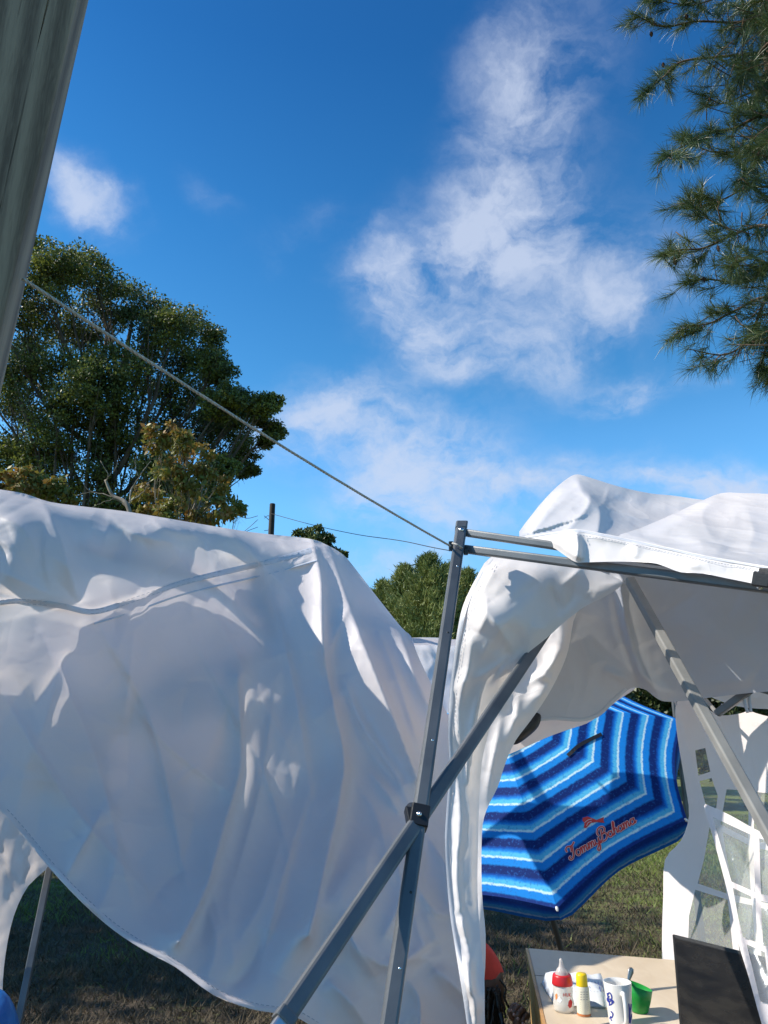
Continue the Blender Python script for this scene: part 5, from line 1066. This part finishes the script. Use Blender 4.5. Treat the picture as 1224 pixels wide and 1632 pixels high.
# white packet
def packet():
    a = G(884, 1604, TZ); b_ = G(970, 1608, TZ); c = G(966, 1572, TZ - .0); d = G(862, 1568, TZ); h = .036
    root = thing('paper_packet', (a + b_) / 2, 'white plastic wrapped packet with blue printed top lying behind the two bottles', 'packet')
    n = 14
    u = np.linspace(0, 1, n + 1); top = []; 
    for j in u:
        for i in u:
            e = min(i, 1 - i, j, 1 - j); p = (a * (1 - i) + b_ * i) * (1 - j) + (d * (1 - i) + c * i) * j
            top.append(p + [0, 0, h * (1 - math.exp(-e * 26)) * .9 + h * .1 + .003 * math.sin(i * 17 + j * 5) * (e > .02) + .002 * math.sin(j * 23)])
    V = top + [np.array([p[0], p[1], TZ + .001]) for p in top]; m = (n + 1)
    f = [(j * m + i, j * m + i + 1, (j + 1) * m + i + 1, (j + 1) * m + i) for j in range(n) for i in range(n)]; K = m * m
    rim = [i for i in range(m)] + [j * m + n for j in range(1, m)] + [n * m + i for i in range(n - 1, -1, -1)] + [j * m for j in range(n - 1, 0, -1)]
    f += [(rim[i], rim[(i + 1) % len(rim)], K + rim[(i + 1) % len(rim)], K + rim[i]) for i in range(len(rim))] + [tuple(K + i for i in rim)]
    o = link_mesh('wrap', V, f, mat('white_plastic_wrap', (.66, .68, .70), .3, var=.05, vscale=40, bump=.5, bscale=60, bdist=.003), root, True); bv = bvh_of(o)
    blue = mat('pale_blue_print', (.30, .42, .72), .5)
    decal_poly(bv, [(876,1552),(905,1551),(940,1554),(957,1557),(956,1563),(925,1560),(880,1559)], .0008, 'blue_band', blue, root)
    decal(bv, [[(908 + i * 5, 1565), (912 + i * 5, 1580)] for i in range(11)] + [[(884, 1567), (888, 1578)]], .9, .0008, 'text_print', INK, root)
packet()
# mug with spoon
b = G(990, 1640, TZ); k = pxm(990, 1600, b[1]); r = 22 * k; H = 66 * k
mroot = thing('mug', b, 'white ceramic mug with blue flower print holding a spoon, in front of the green bowl', 'mug')
mb = MB(); mb.lathe(b, [(.001, .001), (r * .72, .001), (r * .78, .006), (r * .84, H * .25), (r * .93, H * .7), (r, H * .985), (r * .99, H), (r * .93, H * .995), (r * .90, H * .9), (r * .80, H * .3), (r * .7, .012), (.001, .010)], 48)
mo = mb.build('body', mat('white_glaze', (.72, .70, .66), .18, coat=.4), mroot, True)
vd = CAM - b; vd[2] = 0; vd /= np.linalg.norm(vd); sd_ = np.array([vd[1], -vd[0], 0]); sd_ = sd_ if sd_[0] > 0 else -sd_; hd = vd * .92 + sd_ * .25; hd /= np.linalg.norm(hd)
mb = MB(); z = np.array([0, 0, 1.]); mb.tube(bez([b + hd * r * .90 + z * H * .80, b + hd * r * 1.35 + z * H * .84, b + hd * r * 1.62 + z * H * .6, b + hd * r * 1.5 + z * H * .3, b + hd * r * .82 + z * H * .14], 7), .0052, 10); mb.build('handle', bpy.data.materials['white_glaze'], mroot, True)
bv = bvh_of(mo)
fl = [[(969,1585),(971,1582),(974,1585),(975,1591),(971,1597),(968,1592),(971,1588)], [(972,1592),(975,1594),(975,1600),(971,1602)], [(968,1583),(970,1592),(972,1602)], [(976,1594),(978,1597),(975,1600)], [(974,1612),(977,1616),(975,1622),(973,1620)], [(972,1622),(975,1626)], [(1008,1586),(1006,1600),(1003,1618),(1001,1630)], [(1002,1600),(1003,1612),(1003,1630)], [(1010,1598),(1007,1612),(1004,1630)], [(999,1604),(1001,1618),(1003,1630)], [(1007,1588),(1009,1594)]]
decal(bv, fl, 2.0, .0006, 'flower_print', INK, mroot, 4)['kind'] = 'stuff'
spn = thing('spoon', b + [0, 0, .015], 'metal spoon standing in the blue and white mug', 'spoon')
p0 = b + [-.004, .006, .016]; p1 = P(1007, 1542, b[1] + .03); D = (p1 - p0); pts = [p0 + D * t for t in (0, .2, .45, .75, .92, 1)]; D = D / np.linalg.norm(D); X = np.cross(D, [0, 1, 0]); X /= np.linalg.norm(X); Yv = np.cross(D, X)
V = []; n = 8
for q, w, th in zip([p0 + (p1 - p0) * t for t in (0, .08, .18, .25, .5, .78, .92, .98, 1)], (.003, .012, .012, .004, .003, .0045, .0075, .006, .001), (.001, .002, .002, .0015, .0014, .0012, .0012, .0012, .0006)):
    V += [q + X * w * math.cos(2 * math.pi * j / n) + Yv * th * math.sin(2 * math.pi * j / n) for j in range(n)]
link_mesh('spoon_body', V, [(i * n + j, i * n + (j + 1) % n, (i + 1) * n + (j + 1) % n, (i + 1) * n + j) for i in range(8) for j in range(n)] + [tuple(8 * n + j for j in range(n))], mat('dull_spoon_steel', (.35, .33, .31), .3, metal=.9), spn, True)
# green bowl
b = G(1020, 1613, TZ); k = pxm(1022, 1590, b[1]); r = 22 * k; H = 37 * k
root = thing('green_bowl', b, 'bright green plastic bowl half hidden behind the mug', 'bowl'); mb = MB(); prof = [(.001, .001), (r * .55, .001), (r * .6, .004), (r * .82, H * .5), (r, H), (r * .97, H * 1.0), (r * .78, H * .48), (r * .55, .007), (.001, .006)]
mb.lathe(b, prof, 40); mb.v = [(x, y, z + (z - b[2]) * .18 * ((x - b[0]) / r * -1)) for x, y, z in mb.v]; mb.build('bowl', mat('green_plastic', (.015, .30, .045), .35, trans=.15), root, True)
mb = MB(); mb.lathe(b, [(.001, H * .52), (r * .4, H * .55), (r * .72, H * .48)], 24); o = mb.build('food', mat('brown_food', (.12, .08, .03), .8, var=.4, vscale=80), root, True)
# laptop
def laptop():
    Z0 = TZ + .012; hl = G(1083, 1640, Z0); tl = P(1071, 1489, hl[1] + .02); 
    er = np.array([.52, -.855, 0]); er /= np.linalg.norm(er)      # hinge line runs towards the camera on the right
    lw = .36; up_l = tl - hl; up_l = up_l / np.linalg.norm(up_l) * np.linalg.norm(up_l)
    root = thing('laptop', hl * [1, 1, 0] + [0, 0, TZ], 'open black laptop with dark screen standing at the right end of the table', 'laptop')
    c = [hl, hl + er * lw, hl + er * lw + up_l, hl + up_l]; nrm = np.cross(er, up_l); nrm /= np.linalg.norm(nrm); nrm = nrm if nrm @ (CAM - hl) > 0 else -nrm
    mb = MB(); mb.box((c[0] + c[2]) / 2 - nrm * .004, er * lw / 2, up_l / 2, nrm * .0035, .002); mb.build('lid', M['black'], root)
    s = mat('dark_screen', (.008, .008, .009), .22, col2=(.022, .02, .018), vscale=14, bump=.05, bscale=60, stretch=(1, 1, 3)); q = (c[0] + c[2]) / 2 + nrm * .0006; mb = MB(); mb.box(q, er * (lw / 2 - .008), up_l * .46, nrm * .0006); mb.build('screen', s, root)
    bd = np.cross([0, 0, 1], er); bd = bd if bd @ nrm > 0 else -bd; dep = .235; mb = MB(); cc = hl + er * lw / 2 + bd * dep / 2 - [0, 0, .004]; mb.box(cc, er * lw / 2, bd * dep / 2, (0, 0, .0075), .003); mb.build('base', mat('laptop_grey', (.05, .055, .07), .4), root)
    k = MB(); k.box(hl + er * .02 + bd * .02 + [0, 0, .0045], er * .004, bd * .004, (0, 0, .001))
    me = None
    for i in range(5):
        for j in range(13):
            p = hl + er * (.022 + j * .0245 + .011) + bd * (.03 + i * .021) + np.array([0, 0, .0052]); mb = MB()
            if me is None:
                mb.box((0, 0, 0), er * .0105, bd * .009, (0, 0, .001), .0008); ko = mb.build('key', M['black'], root); me = ko.data; ko.location = p; ko.matrix_parent_inverse = root_matrix(root).inverted()
            else:
                ko = bpy.data.objects.new('key', me); COL.objects.link(ko); ko.location = p; ko.parent = root; ko.matrix_parent_inverse = root_matrix(root).inverted()
    # support so that the overhanging end rests on the table too
laptop()

# ------------------------------------------------------------------ person
def skin_mesh(name, nodes, edges, material, parent=None, sub=2):
    me = bpy.data.meshes.new(name); me.from_pydata([tuple(map(float, n[0])) for n in nodes], edges, []); me.materials.append(material); o = bpy.data.objects.new(name, me); COL.objects.link(o)
    sm = o.modifiers.new('skin', 'SKIN'); 
    for i, n in enumerate(nodes):
        sv = me.skin_vertices[0].data[i]; r = n[1]; sv.radius = (r, r) if np.isscalar(r) else r; sv.use_root = i == 0
    sm.use_smooth_shade = True
    s2 = o.modifiers.new('sub', 'SUBSURF'); s2.levels = sub; s2.render_levels = sub
    dg = bpy.context.evaluated_depsgraph_get(); ev = o.evaluated_get(dg); m2 = bpy.data.meshes.new_from_object(ev); o.modifiers.clear(); o.data = m2; m2.materials.clear(); m2.materials.append(material); m2.polygons.foreach_set('use_smooth', [True] * len(m2.polygons))
    if parent: attach(o, parent)
    return o
def person():
    skin = mat('brown_skin', (.13, .062, .038), .45, var=.12, vscale=25, bump=.1, bscale=300, bdist=.001); red = mat('red_orange_cloth', (.52, .035, .018), .8, var=.12, vscale=30, bump=.4, bscale=90); hair = mat('black_hair', (.008, .007, .007), .4)
    shirt = mat('dark_shirt', (.02, .022, .03), .85, var=.2, vscale=20)
    hc = P(752, 1572, 2.55); root = thing('person', (hc[0] - .18, hc[1] + .02, 0), 'seated person in a red-orange cap with long black braids, left of the table', 'person')
    fx = np.array([.86, -.36, -.34]); fx /= np.linalg.norm(fx); sx = np.cross(fx, [0, 0, 1]); sx /= np.linalg.norm(sx); uz = np.cross(sx, fx)   # face direction, face's right side, crown
    W_ = lambda f_, s_, u_: hc + fx * f_ + sx * s_ + uz * u_
    # head as a deformed sphere
    bm = bmesh.new(); bmesh.ops.create_uvsphere(bm, u_segments=48, v_segments=36, radius=1)
    for v in bm.verts:
        x, y, z = v.co; f_, s_, u_ = x * .095, y * .072, z * .112
        if z < 0: s_ *= 1 + .28 * z; f_ *= 1 + .10 * z
        if x > 0:
            f_ += .020 * math.exp(-(y / .16) ** 2 - ((z + .12) / .15) ** 2)            # nose
            f_ += .008 * math.exp(-(y / .28) ** 2 - ((z + .46) / .07) ** 2) + .007 * math.exp(-(y / .26) ** 2 - ((z + .58) / .06) ** 2)   # lips
            f_ += .008 * math.exp(-(y / .3) ** 2 - ((z + .86) / .14) ** 2)              # chin
            f_ -= .010 * (math.exp(-((abs(y) - .40) / .16) ** 2 - ((z - .06) / .10) ** 2))  # eye sockets
            f_ += .004 * math.exp(-((abs(y) - .36) / .25) ** 2 - ((z - .22) / .07) ** 2)
        v.co = W_(f_, s_, u_)
    me = bpy.data.meshes.new('head'); bm.to_mesh(me); bm.free(); me.materials.append(skin); me.polygons.foreach_set('use_smooth', [True] * len(me.polygons)); head = bpy.data.objects.new('head', me); COL.objects.link(head); attach(head, root)
    for s_ in (-1, 1):
        mb = MB(); mb.lathe(W_(.070, s_ * .030, .004), [(.001, -.010), (.009, -.006), (.011, 0), (.009, .006), (.001, .010)], 14, uz); mb.build('eye', mat('eye_white', (.6, .57, .53), .2) if s_ < 0 else bpy.data.materials['eye_white'], head, True)
        mb = MB(); mb.tube(bez([W_(.0, s_ * .070, .02), W_(-.012, s_ * .084, .018), W_(-.014, s_ * .084, -.008), W_(-.004, s_ * .074, -.025)], 4), [.006] * 13, 6); mb.build('ear', skin, head, True)
    CA = uz * .80 - fx * .60; CX = fx * .80 + uz * .60; CF = np.stack([CX, sx, CA], 1)
    # cap with a pointed peak towards the brow
    bm = bmesh.new(); bmesh.ops.create_uvsphere(bm, u_segments=40, v_segments=24, radius=1)
    bmesh.ops.delete(bm, geom=[v for v in bm.verts if v.co.z < -.02 - .25 * (v.co.x < 0) * -v.co.x * -1], context='VERTS')
    for v in bm.verts:
        x, y, z = v.co; v.co = W_(-.012, 0, .012) + np.array(CF @ np.array([x * .108, y * .090, z * .118 + .004 * math.sin(9 * math.atan2(y, x))]))
    me = bpy.data.meshes.new('cap'); bm.to_mesh(me); bm.free(); me.materials.append(red); me.polygons.foreach_set('use_smooth', [True] * len(me.polygons)); cap = bpy.data.objects.new('cap', me); COL.objects.link(cap); attach(cap, root)
    # hair: cap of hair + braids
    bm = bmesh.new(); bmesh.ops.create_uvsphere(bm, u_segments=32, v_segments=20, radius=1); bmesh.ops.delete(bm, geom=[v for v in bm.verts if v.co.x > .55 and v.co.z < .5], context='VERTS')
    for v in bm.verts:
        x, y, z = v.co; v.co = W_(x * .105 - .006, y * .083, z * .118 - .01)
    me = bpy.data.meshes.new('hair'); bm.to_mesh(me); bm.free(); me.materials.append(hair); me.polygons.foreach_set('use_smooth', [True] * len(me.polygons)); ho = bpy.data.objects.new('hair', me); COL.objects.link(ho); attach(ho, root)
    r_ = np.random.default_rng(8)
    for i in range(34):
        a = rad(r_.uniform(55, 305)); s0 = W_(.098 * math.cos(a) - .005, .082 * math.sin(a), r_.uniform(-.04, .03)); L = r_.uniform(.22, .34); d = np.array([r_.normal(0, .02), r_.normal(0, .02), 0])
        p = bez([s0, s0 + [d[0], d[1], -L * .3], s0 + [d[0] * 2 + .01, d[1] * 2, -L * .65], s0 + [d[0] * 2 + .02, d[1] * 3, -L]], 8); rr = .0065 * (1 + .25 * np.sin(np.arange(len(p)) * 2.2)); rr[-3:] *= .6; mb = MB(); mb.tube(p, rr, 6); mb.build('braid', hair, ho, True)
    for i in range(44):
        a = rad(r_.uniform(25, 150)); s0 = W_(.100 * math.cos(a) - .004, .088 * math.sin(a), r_.uniform(.0, .05)); L = r_.uniform(.20, .34); d = np.array([r_.normal(0, .012), r_.normal(0, .012), 0])
        p = bez([s0, s0 + [d[0], d[1], -L * .3], s0 + [d[0] * 2, d[1] * 2, -L * .65], s0 + [d[0] * 2 + .01, d[1] * 3, -L]], 8); rr = .0068 * (1 + .25 * np.sin(np.arange(len(p)) * 2.2)); rr[-3:] *= .6; mb = MB(); mb.tube(p, rr, 6); mb.build('braid', hair, ho, True)
    for pl in ([(800,1560),(810,1575),(808,1590),(818,1612)], [(798,1575),(802,1596),(806,1606),(810,1622)], [(796,1570),(799,1590),(800,1606),(802,1630)]):
        p = bez([P(x - 4, y, 2.44) for x, y in pl], 8); mb = MB(); mb.tube(p, .0035 * (1 + .25 * np.sin(np.arange(len(p)) * 2.2)), 6); mb.build('braid', hair, ho, True)
    # body: sitting on the ground, right arm bent so that the hand meets the chin
    hip = np.array([hc[0] - .26, hc[1] + .06, .11]); chest = np.array([hc[0] - .10, hc[1] + .04, .42]); nk = W_(-.03, 0, -.10)
    shR = chest + [.02, -.15, .06]; shL = chest + [.02, .16, .06]; hand = P(824, 1628, 2.42); elR = np.array([hand[0] - .02, hand[1] - .02, .33]); elL = np.array([hc[0] + .05, hc[1] + .22, .30]); haL = np.array([hc[0] + .20, hc[1] + .10, .24])
    kR = np.array([hc[0] + .10, hc[1] - .10, .30]); kL = np.array([hc[0] + .10, hc[1] + .18, .28]); fR = np.array([hc[0] + .16, hc[1] - .02, .04]); fL = np.array([hc[0] + .16, hc[1] + .22, .04])
    nodes = [(hip, .13), ((hip + chest) / 2, .115), (chest, .12), (chest + [.03, 0, .08], .07), (nk - [0, 0, .02], .042), (nk, .042), (shR, .05), ((shR + elR) / 2, .042), (elR, .036), ((elR + hand) / 2, .030), (hand - [0, 0, .035], .021), (shL, .05), (elL, .036), (haL, .024),
             (hip + [.06, -.09, 0], .085), (kR, .06), ((kR + fR) / 2, .05), (fR, .035), (fR + [.10, 0, -.005], .028), (hip + [.06, .09, 0], .085), (kL, .06), ((kL + fL) / 2, .05), (fL, .035), (fL + [.10, 0, -.005], .028)]
    ed = [(0, 1), (1, 2), (2, 3), (3, 4), (4, 5), (2, 6), (6, 7), (7, 8), (8, 9), (9, 10), (2, 11), (11, 12), (12, 13), (0, 14), (14, 15), (15, 16), (16, 17), (17, 18), (0, 19), (19, 20), (20, 21), (21, 22), (22, 23)]
    body = skin_mesh('body', nodes, ed, skin, root)
    cn_ = [(hip, .14), ((hip + chest) / 2, .125), (chest, .13), (chest + [.02, 0, .06], .09), (shR, .062), (shR * .6 + elR * .4, .054), (shL, .062), (shL * .5 + elL * .5, .052), (hip + [.06, -.09, 0], .095), (kR * .8 + hip * .2 + [0, -.02, 0], .075), (hip + [.06, .09, 0], .095), (kL * .8 + hip * .2 + [0, .02, 0], .075)]
    skin_mesh('clothes', cn_, [(0, 1), (1, 2), (2, 3), (2, 4), (4, 5), (2, 6), (6, 7), (0, 8), (8, 9), (0, 10), (10, 11)], shirt, root)
    # hand: palm and five bent fingers closed loosely at the chin
    Yh = hand[1]; H_ = lambda x, y, d=0: P(x, y, Yh + d)
    pn = [(hand - [0, 0, .03], (.020, .016)), (H_(824, 1618), (.026, .014)), (H_(832, 1609, -.005), (.027, .012))]
    skin_mesh('hand', pn, [(0, 1), (1, 2)], skin, body, 2)
    nail = mat('nail', (.45, .25, .20), .3)
    for j, ch in enumerate([[(826,1604,.0),(818,1603,-.01),(814,1607,-.015),(816,1611,-.018)], [(831,1607,-.005),(824,1605,-.02),(818,1611,-.026),(819,1618,-.026)], [(836,1612,-.005),(832,1609,-.022),(825,1616,-.032),(825,1624,-.030)], [(841,1620,.0),(839,1617,-.02),(833,1624,-.03),(833,1632,-.028)], [(820,1626,.0),(815,1620,-.005),(812,1613,-.01),(812,1608,-.012)]]):
        pts = [H_(*c) for c in ch]; rs = [.0092, .0088, .0082, .0068]; o = skin_mesh('finger' if j < 4 else 'thumb', list(zip(pts, rs)), [(0, 1), (1, 2), (2, 3)], skin, body, 2)
        d = pts[3] - pts[2]; d /= np.linalg.norm(d); q = pts[3] - d * .002 + np.array([0, -.0068, .001]); mb = MB(); mb.lathe(q, [(.001, .0012), (.0035, .0008), (.0042, 0)], 10, (0, -1, .1)); mb.build('nail', nail, o if False else body, True)
person()
